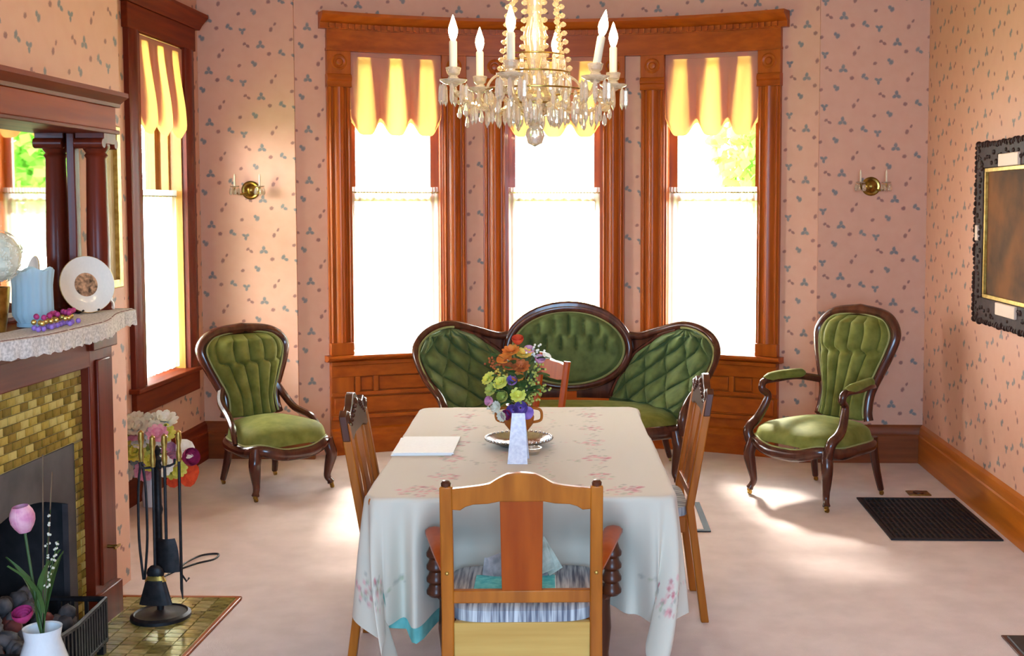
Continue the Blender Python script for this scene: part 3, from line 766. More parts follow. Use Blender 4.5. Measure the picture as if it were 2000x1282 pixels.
tool('fire_shovel', 'black fire shovel hanging in front of the tool stand pole', 'shovel', .045, -.045, b_shovel)
def b_poker(o): obj('shaft', MB().tube([(0, 0, .61), (0, 0, .1), (.004, 0, .06)], [.006, .006, .002], 8).tube([(0, 0, .16), (.02, 0, .13), (.03, 0, .145)], .004, 6), M['iron'], o)
tool('fire_poker', 'thin black poker with a gilt handle, on the carpet side of the stand', 'poker', .072, .03, b_poker)
def b_tongs(o):
    obj('arm', MB().tube(cr([(0, 0, .61), (-.014, 0, .5), (-.016, 0, .3), (-.002, 0, .14)], 4), .005, 6), M['iron'], o)
    obj('arm', MB().tube(cr([(0, 0, .61), (.014, 0, .5), (.016, 0, .3), (.002, 0, .14)], 4), .005, 6), M['iron'], o)
tool('fire_tongs', 'black fire tongs with a gilt handle, on the mantel side of the stand', 'tongs', -.07, .02, b_tongs)
pts = cr([(-1.91, 4.60, .004), (-1.93, 4.85, .004), (-1.90, 4.99, .004), (-1.85, 5.10, .004), (-1.79, 5.17, .004), (-1.80, 5.25, .004), (-1.87, 5.22, .004), (-1.90, 5.09, .0045), (-1.88, 5.01, .006)], 8)
tag(obj('cable', MB().tube(pts, .0045, 6), M['iron']), 'thin dark cable looped on the carpet behind the fire tools', 'cable')

# white vase with tulip and sprigs in front of the fire
t = thing('tulip_vase', 'white vase with a pink tulip and pale sprigs in front of the fireplace', 'flowers', (-1.70, 3.40, .0135))
obj('vase', MB().lathe([(.05, 0), (.062, .01), (.075, .12), (.072, .22), (.05, .29), (.056, .325), (.05, .322), (.044, .28), (.06, .2), (0, .05)], 24), M['whitepot'], t)
def Q(px, py, Y=3.4): return ((px - 1195) * Y / 2300 + 1.70, Y - 3.40, 1.6 - (py - 400) * Y / 2300 - .0135)
x, y, z = Q(14, 1030); b0_ = (.0, 0, .3)
link('flower', fmesh('tulip', .036, 'p_pink'), t, (x, y, z - .03), (.1, -.1, 0)); obj('stem', MB().tube(cr([b0_, (x * .5, 0, .45), (x, y, z - .03)], 4), .004, 6), M['stem'], t)
for (px, py), col in (((68, 1012), 'p_cream'), ((82, 1076), 'p_cream'), ((74, 935), 'p_rust'), ((56, 900), 'p_rust')):
    x, y, z = Q(px, py); path = cr([b0_, (x * .35, 0, .45), (x, y, z)], 8)
    obj('stem', MB().tube(path, .002, 5), M['stem'] if col == 'p_cream' else M['bark'], t)
    if col == 'p_cream':
        m = MB()
        for i in range(24):
            p_ = path[len(path) // 2 + (i * (len(path) // 2)) // 24]; p_ = p_ + Vector((rr.uniform(-.006, .006), rr.uniform(-.006, .006), rr.uniform(-.004, .004))); m.ball(p_, .004, 6, 4)
        obj('catkin', m, M[col], t)
for i in range(5):
    a = i * 1.3; obj('leaf', leafm(.26, .03), M['leaf'], t, b0_, (.95 + .1 * i, 0, a))
link('flower', fmesh('rose', .03, 'p_magenta'), t, (-.03, -.05, .37), (.4, 0, 0))

# things on the mantel shelf
SZ = 1.199
o = MB(); n = 60
def scarf(u, v):          # lace scarf: over the top, then hanging over the front edge
    y = 4.484 - 1.30 * u; x = shelf_x(min(y, 4.47))
    if v < .55: return (x + .004 - .16 * (1 - v / .55), y, SZ + .0015)
    w = (v - .55) / .45
    return (x + .006 + .004 * math.sin(y * 90) * w, y, SZ + .0015 - .058 * w - .008 * abs(math.sin(y * 60)) * w)
o.grid(scarf, 90, 10)
tag(obj('mantel_scarf', o, M['lace']), 'grey white lace scarf over the front edge of the mantel shelf', 'runner')
t = thing('display_plate', 'white china plate with a painted scene standing on the mantel shelf', 'plate', (-1.965, 4.385, SZ + .002), 0)
T = Matrix.Translation((0, 0, .104)) @ Matrix.Rotation(math.radians(52), 4, 'Z') @ Matrix.Rotation(math.radians(80), 4, 'X')
t.location = (-1.935, 4.27, SZ + .003)
obj('dish', MB().lathe([(0, -.004), (.06, -.004), (.104, .010), (.104, .014), (.07, .004), (.062, .001), (0, .001)], 40, T), M['china'], t)
obj('painted_scene', MB().lathe([(.044, .0012), (.044, .0022), (0, .0022)], 24, T), noise_mat('plate_picture', srgb(74, 58, 44), srgb(212, 160, 120), 55, .2), t)
obj('gilt_rim', MB().tube([T @ Vector((.104 * math.cos(2 * PI * i / 40), .104 * math.sin(2 * PI * i / 40), .012)) for i in range(40)], .0018, 6, closed=True), M['gilt'], t)
R52 = Matrix.Rotation(math.radians(52), 4, 'Z')
obj('stand', MB().tube([R52 @ Vector(p) for p in ((-.03, -.035, .012), (-.03, .0, .002), (-.03, .05, .002), (-.02, .03, .11))], .004, 6).tube([R52 @ Vector(p) for p in ((.03, -.035, .012), (.03, .0, .002), (.03, .05, .002), (.02, .03, .11))], .004, 6), M['iron'], t)
t = thing('frosted_vase', 'pale blue frosted glass vase with a wavy rim on the mantel', 'vase', (-1.90, 3.80, SZ + .003))
def gl(u, v):
    a = 2 * PI * u; r = lin(v, [0, .15, .7, 1], [.045, .062, .06, .066]) * (1 + .03 * math.cos(16 * a)); return (r * math.cos(a), r * math.sin(a), .012 + v * (.175 + .006 * math.cos(6 * a)))
obj('bowl', MB().grid(gl, 96, 14, cu=True), M['frost'], t)
obj('foot', MB().lathe([(.05, 0), (.05, .012), (0, .014)], 24), M['frost'], t)
t = thing('hydrangea', 'cream dried hydrangea head in a small pot at the mantel mirror', 'flowers', (-1.93, 3.62, SZ + .003))
obj('pot', MB().lathe([(.03, 0), (.04, .08), (.045, .14), (.038, .14), (0, .1)], 20), M['brass'], t)
m = MB(); q = random.Random(2)
for i in range(150):
    v = Vector((q.gauss(0, 1), q.gauss(0, 1), q.gauss(0, 1))).normalized() * .085
    for k in range(4):
        m.add([(0, 0, 0), (.008, .004, .002), (.013, 0, .001), (.008, -.004, .002)], [(0, 1, 2, 3)], Matrix.Translation((0, 0, .235)) @ at(v, v) @ Matrix.Rotation(k * PI / 2, 4, 'Z'))
m.ball((0, 0, .235), .08, 14, 8)
ob = obj('bloom', m, M['p_cream'], t, smooth=False, weld=False); ob['kind'] = 'stuff'
obj('stem', MB().tube([(0, 0, .1), (0, 0, .17)], .004, 6), M['stem'], t)
t = thing('bead_garland', 'purple and gold bead garland lying before the frosted vase', 'garland', (-1.80, 3.74, SZ + .003))
gb = [mesh('bead', MB().ball((0, 0, 0), .009, 8, 6), m_) for m_ in (M['p_purple'], M['gilt'], M['p_magenta'])]
for i in range(46):
    a = i * .41; link('bead', gb[i % 3], t, (.016 * math.sin(a * 1.7) + .010 * math.cos(a), -.13 + i * .0062, .009 + .018 * (i % 3)))
# gilt framed picture edge beside the column
t = thing('gilt_picture', 'narrow gilt framed picture on the chimney wall beside the column', 'picture', (BRX, 4.70, 1.60))
fr = MB()
for y0, y1, z0, z1 in ((-.11, -.075, -.34, .32), (.075, .11, -.34, .32), (-.075, .075, -.34, -.305), (-.075, .075, .285, .32)): fr.box((.001, y0, z0), (.03, y1, z1))
obj('frame', fr, M['gilt'], t, bevel=.004); obj('canvas', MB().box((.001, -.075, -.305), (.012, .075, .285)), noise_mat('small_canvas', srgb(190, 170, 120), srgb(214, 196, 150), 9, .5), t)

# ------------------------------------------------------------------ Victorian seats
def lerp(a, b, t): return a + (b - a) * t
def seat_outline(a, fw, bw, yf, yb, pw=.62):
    c, s_ = math.cos(a), math.sin(a)
    yy = (abs(s_) ** pw) * (1 if s_ > 0 else -1)
    y = yb * yy if yy > 0 else -yf * yy * -1 if False else (yf * -yy * -1 if yf > 0 else yf * -yy)
    y = yb * yy if yy > 0 else -abs(yf) * -yy
    w = lerp(fw, bw, (y + abs(yf)) / (yb + abs(yf)))
    return (w * (abs(c) ** pw) * (1 if c > 0 else -1), y)
def seat_mesh(fw, bw, yf, yb, z0, z1, crown, n=64, serp=.0):
    def f(u, v):
        a = 2 * PI * u; x, y = seat_outline(a, fw, bw, yf, yb)
        sf = max(0, -math.sin(a)) ** 2
        if v < .6: k = v / .6 * .93; z = z1 + crown * (1 - k ** 2.2)
        else:
            w = (v - .6) / .4; k = .93 + .09 * math.sin(w * PI * .62); z = lerp(z1, z0 - serp * sf * math.cos(3 * a + PI / 2) * .5, sm(w))
        return (x * k, y * k, z)
    return MB().grid(f, n, 16, cu=True)
def tuft_panel(zs, xo, z0, z1, yfun, crown, amp, nch, tb, ns=96, nt=70, xi=None):
    def f(u, v):
        z = lerp(z0, z1, v); s = 2 * u - 1
        w = lin(z, zs, xo)
        sh = .5 * sm((v - tb + .03) / .06)
        p = (s * nch / 2) + .5 + sh
        zig = math.sin(PI * p)
        b = math.sqrt(max(0, 1 - (2 * (p - math.floor(p)) - 1) ** 2)) ** 1.1
        dimp = math.exp(-((v - tb) / .035) ** 2) * .35
        edge = (1 - abs(s) ** 6) * min(1, (1 - v) / .06, v / .04 + .3)
        y = yfun(z) - (crown * (1 - s * s) ** .6 + amp * (b * (1 - dimp))) * max(0, edge) - .004
        return (s * w, y, z)
    return MB().grid(f, ns, nt)
def cab_leg(x, y, z1, out, h):        # cabriole front leg, out = outward unit (x,y)
    ox, oy = out
    pts = cr([(x, y, z1 + .03), (x + .012 * ox, y + .012 * oy, z1 - .02), (x + .022 * ox, y + .022 * oy, z1 - h * .25), (x + .006 * ox, y + .006 * oy, z1 - h * .55), (x - .004 * ox, y - .004 * oy, z1 - h * .78), (x + .012 * ox, y + .012 * oy, .045), (x + .02 * ox, y + .02 * oy, .03)], 5)
    n = len(pts); R = [lin(i / (n - 1), [0, .2, .38, .6, .8, .93, 1], [.030, .034, .032, .021, .017, .022, .016]) for i in range(n)]
    m = MB().tube(pts, R, 10)
    return m, (x + .02 * ox, y + .02 * oy)
def rear_leg(x, y, z1, dx, dy):
    pts = cr([(x, y, z1 + .04), (x + dx * .1, y + dy * .1, z1 - .03), (x + dx * .5, y + dy * .45, z1 * .5), (x + dx, y + dy, .03)], 5)
    n = len(pts); return MB().tube(pts, [lin(i / (n - 1), [0, .3, 1], [.028, .026, .017]) for i in range(n)], 8), (x + dx, y + dy)
def caster(p):
    m = MB().lathe([(.010, .018), (.013, .024), (.012, .040), (.010, .046)], 10, Matrix.Translation((p[0], p[1], 0)))
    m.lathe([(0, -.007), (.012, -.007), (.0125, 0), (.012, .007), (0, .007)], 12, Matrix.Translation((p[0] + .004, p[1], .0125)) @ Matrix.Rotation(PI / 2, 4, 'Y'))
    return m

def parlor_chair(label, cat, loc, rz, fw, bw, dep, legh, seat_z, top, hip, arms, balloon_w):
    t = thing('parlor_armchair' if arms else 'slipper_chair', label, cat, loc, rz)
    yf, yb = -dep - .02, dep - .02
    obj('seat', seat_mesh(fw + .03, bw + .02, yf - .02, yb, legh + .045, seat_z - .045, .05, serp=.02), M['velvet'], t, angle=70)
    def rail(u, r=1.0):
        a = 2 * PI * u; x, y = seat_outline(a, fw + .035, bw + .03, yf - .025, yb + .005); fr = max(0, -math.sin(a)) ** 1.5
        return (x, y, legh + .025 - .022 * fr * math.cos(4 * (a + PI / 2)))
    obj('seat_rail', MB().tube([rail(i / 72) for i in range(72)], .026, 10, closed=True, flat=1.25, up=(0, 0, 1)), M['mahog'], t)
    obj('rail_beading', MB().tube([tuple(Vector(rail(i / 72)) * 1.0 + Vector((0, 0, .03))) for i in range(72)], .007, 6, closed=True), M['piping'], t)
    for sx in (-1, 1):
        m, fp = cab_leg(sx * (fw - .012), yf + .035, legh + .02, (sx * .7, -.7), legh); l = obj('leg', m, M['mahog'], t); obj('caster', caster(fp), M['brass'], l)
        m, fp = rear_leg(sx * (bw - .02), yb - .03, legh + .02, sx * .02, .055); l = obj('leg', m, M['mahog'], t); obj('caster', caster(fp), M['brass'], l)
    # balloon back
    H = top - seat_z; w0 = balloon_w * .62
    zb = [seat_z - .02, seat_z + .06 * H, seat_z + .22 * H, seat_z + .42 * H, seat_z + .62 * H, seat_z + .78 * H, seat_z + .90 * H, seat_z + .965 * H, top - .004]
    xb = [w0 * 1.05, w0 * .98, w0, balloon_w * .78, balloon_w * .94, balloon_w, balloon_w * .84, balloon_w * .55, 0.0]
    yfun = lambda z: yb - .02 + .20 * max(0, z - seat_z) ** 1.0 + .10 * max(0, z - seat_z) ** 2
    half = cr([(xb[i], zb[i], 0) for i in range(len(xb))], 8)
    hx = [p.x for p in half]; hz = [p.y for p in half]
    idx = np.argsort(hz); hz2 = [hz[i] for i in idx]; hx2 = [max(0, hx[i]) for i in idx]
    xin = [max(0, x - .035) for x in hx2]
    zi = seat_z - .02
    obj('back_cushion', tuft_panel(hz2, [max(.012, x - .026) for x in hx2], zi, top - .034, lambda z: yfun(z) - .012, .03, .062, 5, .66, ns=170, nt=90), M['velvet'], t, angle=80)
    obj('back_panel', MB().grid(lambda u, v: ((2 * u - 1) * max(.005, lin(lerp(zi, top - .02, v), hz2, hx2) - .01), yfun(lerp(zi, top - .02, v)) + .012, lerp(zi, top - .02, v)), 12, 30), M['velvet'], t)
    path = [(-p.x, yfun(p.y), p.y) for p in half[:-1]] + [(p.x, yfun(p.y), p.y) for p in reversed(half)]
    n = len(path); R = [lin(abs(2 * i / (n - 1) - 1), [0, .3, .7, 1], [.033, .028, .024, .026]) for i in range(n)]
    obj('back_frame', MB().tube(path, R, 10, flat=1.15, up=(0, -1, 0)), M['mahog'], t)
    obj('frame_beading', MB().tube([(x * .90 if abs(x) > .05 else x, y - .026, lerp(z, seat_z + H * .45, .05)) for x, y, z in path], .006, 6), M['piping'], t)
    obj('crest', MB().tube([(x, y - .006, top + .004 - 1.6 * x * x) for x, y in [(balloon_w * .6 * (i / 10 - 1), yfun(top)) for i in range(21)]], [lin(abs(i / 10 - 1), [0, .5, 1], [.026, .018, .008]) for i in range(21)], 10), M['mahog'], t)
    for sx in (-1, 1):
        if hip:      # low hip rest sweeping from the back down along the seat
            pts = cr([(sx * w0, yfun(seat_z + .15), seat_z + .16), (sx * (w0 + .035), yfun(seat_z + .06) - .03, seat_z + .075), (sx * (bw + .045), yb - .14, seat_z + .012), (sx * lerp(fw, bw, .45) + sx * .045, -.03, seat_z - .03), (sx * (fw + .035), -.10, legh + .06)], 6)
            obj('hip_rest', MB().tube(pts, [lin(i / 24, [0, .4, 1], [.024, .022, .014]) for i in range(len(pts))], 8), M['mahog'], t)
        if arms:
            az = seat_z + .19; ax = fw + .015
            pts = cr([(sx * (w0 + .01), yfun(az) - .005, az - .02), (sx * (bw + .02), yb - .12, az + .005), (sx * ax, -.02, az), (sx * ax, -.13, az - .005), (sx * (ax - .005), -.155, az - .045), (sx * (ax - .015), -.115, az - .09), (sx * (ax + .005), -.17, seat_z - .01), (sx * (fw + .02), yf + .03, seat_z - .07), (sx * (fw + .0), yf + .03, legh + .02)], 6)
            obj('arm', MB().tube(pts, [lin(i / (len(pts) - 1), [0, .3, .6, .8, 1], [.022, .020, .021, .027, .03]) for i in range(len(pts))], 10), M['mahog'], t)
            pd = cr([(sx * (bw + .005), yb - .08, az + .018), (sx * (bw + .022), yb - .15, az + .022), (sx * ax, -.03, az + .018), (sx * ax, -.13, az + .008)], 5)
            obj('arm_pad', MB().tube(pd, [lin(i / (len(pd) - 1), [0, .15, .8, 1], [.014, .027, .027, .014]) for i in range(len(pd))], 10), M['velvet'], t)
    return t
parlor_chair('low slipper chair in green velvet with channelled back and no arms, under the left sconce', 'chair', (-1.926, 6.535, 0), math.radians(45.7), .235, .165, .25, .235, .41, .885, True, False, .265)
parlor_chair('green velvet armchair with balloon back and dark carved arms, by the floor grate', 'chair', (1.136, 6.444, 0), math.radians(-47.8), .262, .225, .265, .27, .43, 1.01, False, True, .26)

# ------------------------------------------------------------------ medallion settee
t = thing('settee', 'green velvet tufted settee with a medallion back in front of the bay windows', 'sofa', (-.267, 6.93, 0))
def sy(x, z): return .33 - .42 * min(1.1, abs(x) / .87) ** 2.2 + .10 * max(0, z - .43)
ZI = [.40, .42, .52, .69, .81, .862]; XI = [.25, .26, .30, .41, .56, .70]
ZO = [.40, .42, .49, .60, .73, .82, .862]; XO = [.655, .66, .70, .795, .855, .83, .72]
def arm_f(z): return .36 * max(0, min(1, (.80 - z) / .34)) ** 1.1
def wing_pt(sx, u, z):
    x = lerp(lin(z, ZI, XI), lin(z, ZO, XO), u)
    return Vector((sx * x, sy(x, z) - arm_f(z) * u ** 2, z))
for sx in (-1, 1):
    def f(u, v, sx=sx):
        z = lerp(.41, .855, v); p = wing_pt(sx, u, z); L = u * 7.0; Vv = v * 4.8
        a = abs(math.sin(PI * (L + Vv) / 2)) * abs(math.sin(PI * (L - Vv) / 2))
        e = min(1, u / .05, (1 - u) / .05, (1 - v) / .06, v / .03 + .2); e = max(0, e)
        d = (.008 + .078 * a ** .42) * e + .02 * math.sin(PI * u)
        return (p.x - sx * d * .35 * u, p.y - d, p.z)
    obj('wing_cushion', MB().grid(f, 130, 110), M['velvet_dk'], t, angle=80)
    obj('wing_back', MB().grid(lambda u, v, sx=sx: wing_pt(sx, u, lerp(.36, .855, v)) + Vector((sx * .02 * u, .03, 0)), 14, 20), M['velvet_dk'], t)
    # outer frame: from medallion dip over the wing down to the arm front
    top = [wing_pt(sx, u, .862) for u in (.0,)]
    path = [Vector((sx * .36, sy(.36, .8) - .01, .80)), Vector((sx * .44, sy(.44, .8), .795)), Vector((sx * .56, sy(.56, .83), .835)), Vector((sx * .70, sy(.70, .87), .878)), Vector((sx * .80, sy(.80, .86), .862)), Vector((sx * .868, sy(.868, .8), .80)), Vector((sx * .872, sy(.87, .7) - arm_f(.72), .72)), wing_pt(sx, 1.0, .60) + Vector((sx * .012, -.01, 0)), wing_pt(sx, 1, .50) + Vector((sx * .012, -.015, 0)), Vector((sx * .68, -.335, .44)), Vector((sx * .665, -.36, .38)), Vector((sx * .67, -.33, .31))]
    pp = cr(path, 6); n = len(pp)
    obj('wing_frame', MB().tube(pp, [lin(i / (n - 1), [0, .25, .6, .85, 1], [.024, .026, .022, .028, .03]) for i in range(n)], 10), M['mahog'], t)
    inner = cr([wing_pt(sx, 0, z) + Vector((0, -.012, 0)) for z in (.42, .5, .6, .69, .76, .81, .845)], 4)
    obj('wing_moulding', MB().tube(inner, .014, 8), M['mahog'], t)
    obj('wing_piping', MB().tube([p + Vector((-sx * .02, -.024, -.012)) for p in pp[18:56]], .007, 6), M['piping'], t)
    obj('spandrel', MB().grid(lambda u, v, sx=sx: (lambda z: (sx * lerp(.05, lin(z, ZI, XI) + .01, u), sy(lerp(.05, lin(z, ZI, XI), u), z) + .012, z))(lerp(.40, .80 + .0 * u, v)), 10, 16), M['mahog'], t)
mz, ma_, mb_ = .715, .375, .245
def med(u, k=1., dz=0):
    a = 2 * PI * u; x = ma_ * k * math.cos(a); z = mz + mb_ * k * math.sin(a) + dz
    return (x, sy(x, z) - .022, z)
obj('medallion_frame', MB().tube([med(i / 64) for i in range(64)], [.026 + .010 * max(0, math.sin(2 * PI * i / 64)) for i in range(64)], 10, closed=True), M['mahog'], t)
obj('crest_rail', MB().tube([Vector(med(.25 + (i / 20 - .5) * .42, 1.03)) + Vector((0, -.012, .012)) for i in range(21)], [.008 + .016 * math.sin(PI * i / 20) for i in range(21)], 8), M['mahog'], t)
def mc(u, v):
    a = 2 * PI * u; k = v * .90; x = ma_ * k * math.cos(a); z = mz + mb_ * k * math.sin(a)
    ch = abs(math.sin(PI * x / .092)) ** .5
    fade = sm((z - mz + .05) / .09)
    row2 = abs(math.sin(PI * (x / .092 + .5))) ** .5
    bump = lerp(row2, ch, sm((z - mz - .06) / .04)) * fade + .55 * (1 - fade)
    e = max(0, min(1, (1 - v) / .10))
    return (x, sy(x, z) - .03 - .045 * (1 - k * k) - .055 * bump * e, z)
obj('medallion_cushion', MB().grid(mc, 128, 44, cu=True), M['velvet_dk'], t, angle=80)
obj('medallion_piping', MB().tube([Vector(med(i / 64, .915)) + Vector((0, -.018, 0)) for i in range(64)], .008, 6, closed=True), M['piping'], t)
obj('seat', seat_mesh(.69, .60, -.375, .27, .315, .385, .045, 96), M['velvet'], t, angle=70)
def srail(u):
    a = 2 * PI * u; x, y = seat_outline(a, .70, .61, -.385, .28); fr = max(0, -math.sin(a)) ** 1.2
    return (x, y, .295 - .02 * fr * math.cos(5 * x))
obj('seat_rail', MB().tube([srail(i / 96) for i in range(96)], .03, 10, closed=True, flat=1.3, up=(0, 0, 1)), M['mahog'], t)
for sx in (-1, 1):
    m, fp = cab_leg(sx * .63, -.31, .29, (sx * .7, -.7), .27); l = obj('leg', m, M['mahog'], t); obj('caster', caster(fp), M['brass'], l)
    m, fp = rear_leg(sx * .57, .23, .29, sx * .06, .13); l = obj('leg', m, M['mahog'], t); obj('caster', caster(fp), M['brass'], l)

# ------------------------------------------------------------------ dining table and cloth
TC, TR = Vector((-.312, 4.235, 0)), math.radians(3.1)
TW, TL, TZ = .455, .775, .73
t = thing('dining_table', 'long dining table under the embroidered white cloth', 'table', TC, TR)
obj('tabletop', MB().box((-TW, -TL, TZ - .03), (TW, TL, TZ - .004)), M['honey'], t, bevel=.008)
ap = MB().box((-TW + .09, -TL + .29, TZ - .11), (-TW + .11, TL - .2, TZ - .03)); ap.box((TW - .11, -TL + .29, TZ - .11), (TW - .09, TL - .2, TZ - .03)); ap.box((-TW + .11, -TL + .29, TZ - .11), (TW - .11, -TL + .31, TZ - .03)); ap.box((-TW + .11, TL - .22, TZ - .11), (TW - .11, TL - .2, TZ - .03))
obj('apron', ap, M['honey'], t)
for x in (-.07, .07):
    for y in (-TL + .36, TL - .24):
        obj('leg', MB().lathe([(.03, 0), (.035, .05), (.028, .1), (.045, .22), (.03, .34), (.045, .5), (.03, .6), (.04, .66), (.04, TZ - .03)], 16, Matrix.Translation((x, y, 0))), M['honey'], t)
# where chairs push the cloth inward: (side, centre, half width, amount)
PUSH = [('f', .02, .305, .15), ('r', .40, .25, .33), ('l', -.10, .25, .33)]
RC = .05
def drape(u, v, zt, inset=0.0, folds=1.0):
    hw_, hl = TW - RC, TL - RC
    cu, cv = max(-hw_, min(hw_, u)), max(-hl, min(hl, v))
    qx, qy = u - cu, v - cv; d = math.hypot(qx, qy)
    if d <= RC: return (u, v, zt)
    nx, ny = qx / d, qy / d; e = d - RC
    cf = min(1, 2 * abs(nx * ny))
    ang = math.atan2(ny, nx)
    if cf > 1e-4:
        fold = .10 * math.sin(ang * 6 + (1.2 if nx * ny > 0 else -.4)) * cf
        fl_ = .13 + .04 * cf
    else:
        s_ = v if abs(nx) > .5 else u
        fold = .028 * math.sin(s_ * 17 + nx * 2 + 1) + .012 * math.sin(s_ * 41)
        fl_ = .10
        if abs(ny) > .5:
            fold += -.20 * math.exp(-((abs(s_) - .355) / .028) ** 2) + .10 * math.exp(-((abs(s_) - .30) / .03) ** 2)
    off = (fl_ * e + folds * fold * min(e, .45) * 1.3) * (1 - .25 * e)
    for side, c, hw2, amt in PUSH:
        if side == 'f' and ny < -.3 : k = sm((hw2 - abs(u - c)) / .08 + .5)
        elif side == 'r' and nx > .3: k = sm((hw2 - abs(v - c)) / .08 + .5)
        elif side == 'l' and nx < -.3: k = sm((hw2 - abs(v - c)) / .08 + .5)
        else: continue
        off -= k * amt * sm(e / .21) + k * fl_ * e
    sx_, sy_ = (1 if nx > 0 else -1), (1 if ny > 0 else -1)
    rnd = .014
    drop = max(0, e - rnd * .6)
    lim = math.sqrt(max(drop * drop - off * off * .8, (drop * .45) ** 2)) if off > 0 else drop
    off += rnd * sm(e / .02) - inset
    sh = cf * .42 * e * e + cf * .05 * e
    return (cu + nx * (RC + off) - sx_ * sh, cv + ny * (RC + off) + sy_ * .5 * sh, zt - lim)
D = .385
nu_, nv_ = 250, 340
cl = MB()
U = [-(TW + D) + 2 * (TW + D) * i / nu_ for i in range(nu_ + 1)]; V = [-(TL + D) + 2 * (TL + D) * j / nv_ for j in range(nv_ + 1)]
cl.v = [drape(u, v, TZ) for u in U for v in V]
cl.f = [(i * (nv_ + 1) + j, (i + 1) * (nv_ + 1) + j, (i + 1) * (nv_ + 1) + j + 1, i * (nv_ + 1) + j + 1) for i in range(nu_) for j in range(nv_)]
me = mesh('tablecloth', cl, M['cloth'], angle=180, weld=False)
# woven-in flower print by cloth coordinates
UU, VV = np.meshgrid(np.array(U), np.array(V), indexing='ij'); UU = UU.ravel(); VV = VV.ravel()
col = np.tile(np.array(srgb(204, 192, 174)[:3]), (len(UU), 1)); q = random.Random(21)
def blob(x, y, r, c, k=.8):
    d = np.hypot(UU - x, VV - y); m_ = np.clip((r - d) / (r * .45), 0, 1) * k
    col[:] = col * (1 - m_[:, None]) + np.array(c[:3]) * m_[:, None]
PINK, RED, GRN, GRY = srgb(212, 140, 140), srgb(176, 60, 84), srgb(140, 150, 110), srgb(140, 134, 124)
def cluster(x, y, r, n, dark=.5):
    for i in range(n):
        a = q.uniform(0, 2 * PI); d = r * math.sqrt(q.random())
        blob(x + d * math.cos(a), y + d * math.sin(a), q.uniform(.007, .013), q.choice([PINK, RED, PINK] if q.random() < dark else [GRN, GRY, GRY]), q.uniform(.4, .75))
def vine(x0, y0, x1, y1, n, w=.02):
    for i in range(n):
        f_ = i / n; x = lerp(x0, x1, f_) + w * math.sin(f_ * 18) + q.uniform(-.01, .01); y = lerp(y0, y1, f_) + w * math.cos(f_ * 15) + q.uniform(-.01, .01)
        blob(x, y, q.uniform(.005, .010), q.choice([GRN, GRY, GRY, PINK]), q.uniform(.35, .65))
for sx in (-1, 1):
    for y in (-.52, -.24, .02, .30, .58):
        cluster(sx * .25, y, .05, 26, .75); vine(sx * .25, y, sx * .25, y + .26, 22)
    cluster(sx * .31, -.70, .07, 42, .8)
    for cy_ in (-1, 1):
        cluster(sx * (TW + .20), cy_ * (TL + .20), .06, 30, .7); cluster(sx * (TW + .27), cy_ * (TL + .06), .05, 20, .4); cluster(sx * (TW + .06), cy_ * (TL + .26), .05, 22, .4)
        vine(sx * (TW + .27), cy_ * (TL - .2), sx * (TW + .27), cy_ * (TL + .2), 30); vine(sx * (TW - .1), cy_ * (TL + .27), sx * (TW + .2), cy_ * (TL + .27), 30)
for y in (-.66, -.30, .02, .34, .66): vine(-.24, y, .24, y, 34, .03)
for x in (-.08, .08): vine(x, -.7, x, .7, 60, .02)
vine(-.3, -.72, .3, -.72, 50, .03)
ca = me.color_attributes.new('print', 'FLOAT_COLOR', 'POINT')
buf = np.ones((len(UU), 4), dtype=np.float32); buf[:, :3] = col; ca.data.foreach_set('color', buf.ravel())
o = link('tablecloth', me, None, TC, (0, 0, TR)); tag(o, 'white embroidered tablecloth with pink flower sprays over the dining table', 'tablecloth')
uc = MB()
def perim(tt):       # unrolled boundary direction
    L1, L2 = 2 * TW, 2 * TL; per = 2 * (L1 + L2); s_ = tt * per
    for (x0, y0, dx, dy, nx, ny, ln) in ((-TW, -TL, 1, 0, 0, -1, L1), (TW, -TL, 0, 1, 1, 0, L2), (TW, TL, -1, 0, 0, 1, L1), (-TW, TL, 0, -1, -1, 0, L2)):
        if s_ <= ln:
            x, y = x0 + dx * s_, y0 + dy * s_; k = min(s_, ln - s_)
            f_ = (.5 - s_ / .24) if s_ < .12 else ((s_ - (ln - .12)) / .24 if s_ > ln - .12 else 0)
            return x, y, nx, ny, dx, dy, f_ * (1 if s_ > ln / 2 else -1)
        s_ -= ln
    return TW, -TL, 0, -1, 1, 0, 0
def under(u, v):
    x, y, nx, ny, dx, dy, f_ = perim(u); e = (.40 - .05 * x / TW) * v
    d = Vector((nx + dx * f_ * 1.2, ny + dy * f_ * 1.2)).normalized()
    e *= 1 - 1.1 * abs(f_)
    p = drape(x + d.x * e, y + d.y * e, TZ - .003, .022, 1.0)
    return p
uc.grid(under, 300, 16)
o = obj('under_cloth', uc, M['teal'], None, TC, (0, 0, TR), angle=180); tag(o, 'teal under cloth showing below the white cloth at the near end', 'tablecloth')

def TP(px, py, z=TZ):      # point of the table top under a direction from the room's camera height
    Y = (1.6 - z) * 2300 / (py - 400); return ((px - 1195) * Y / 2300, Y, z)

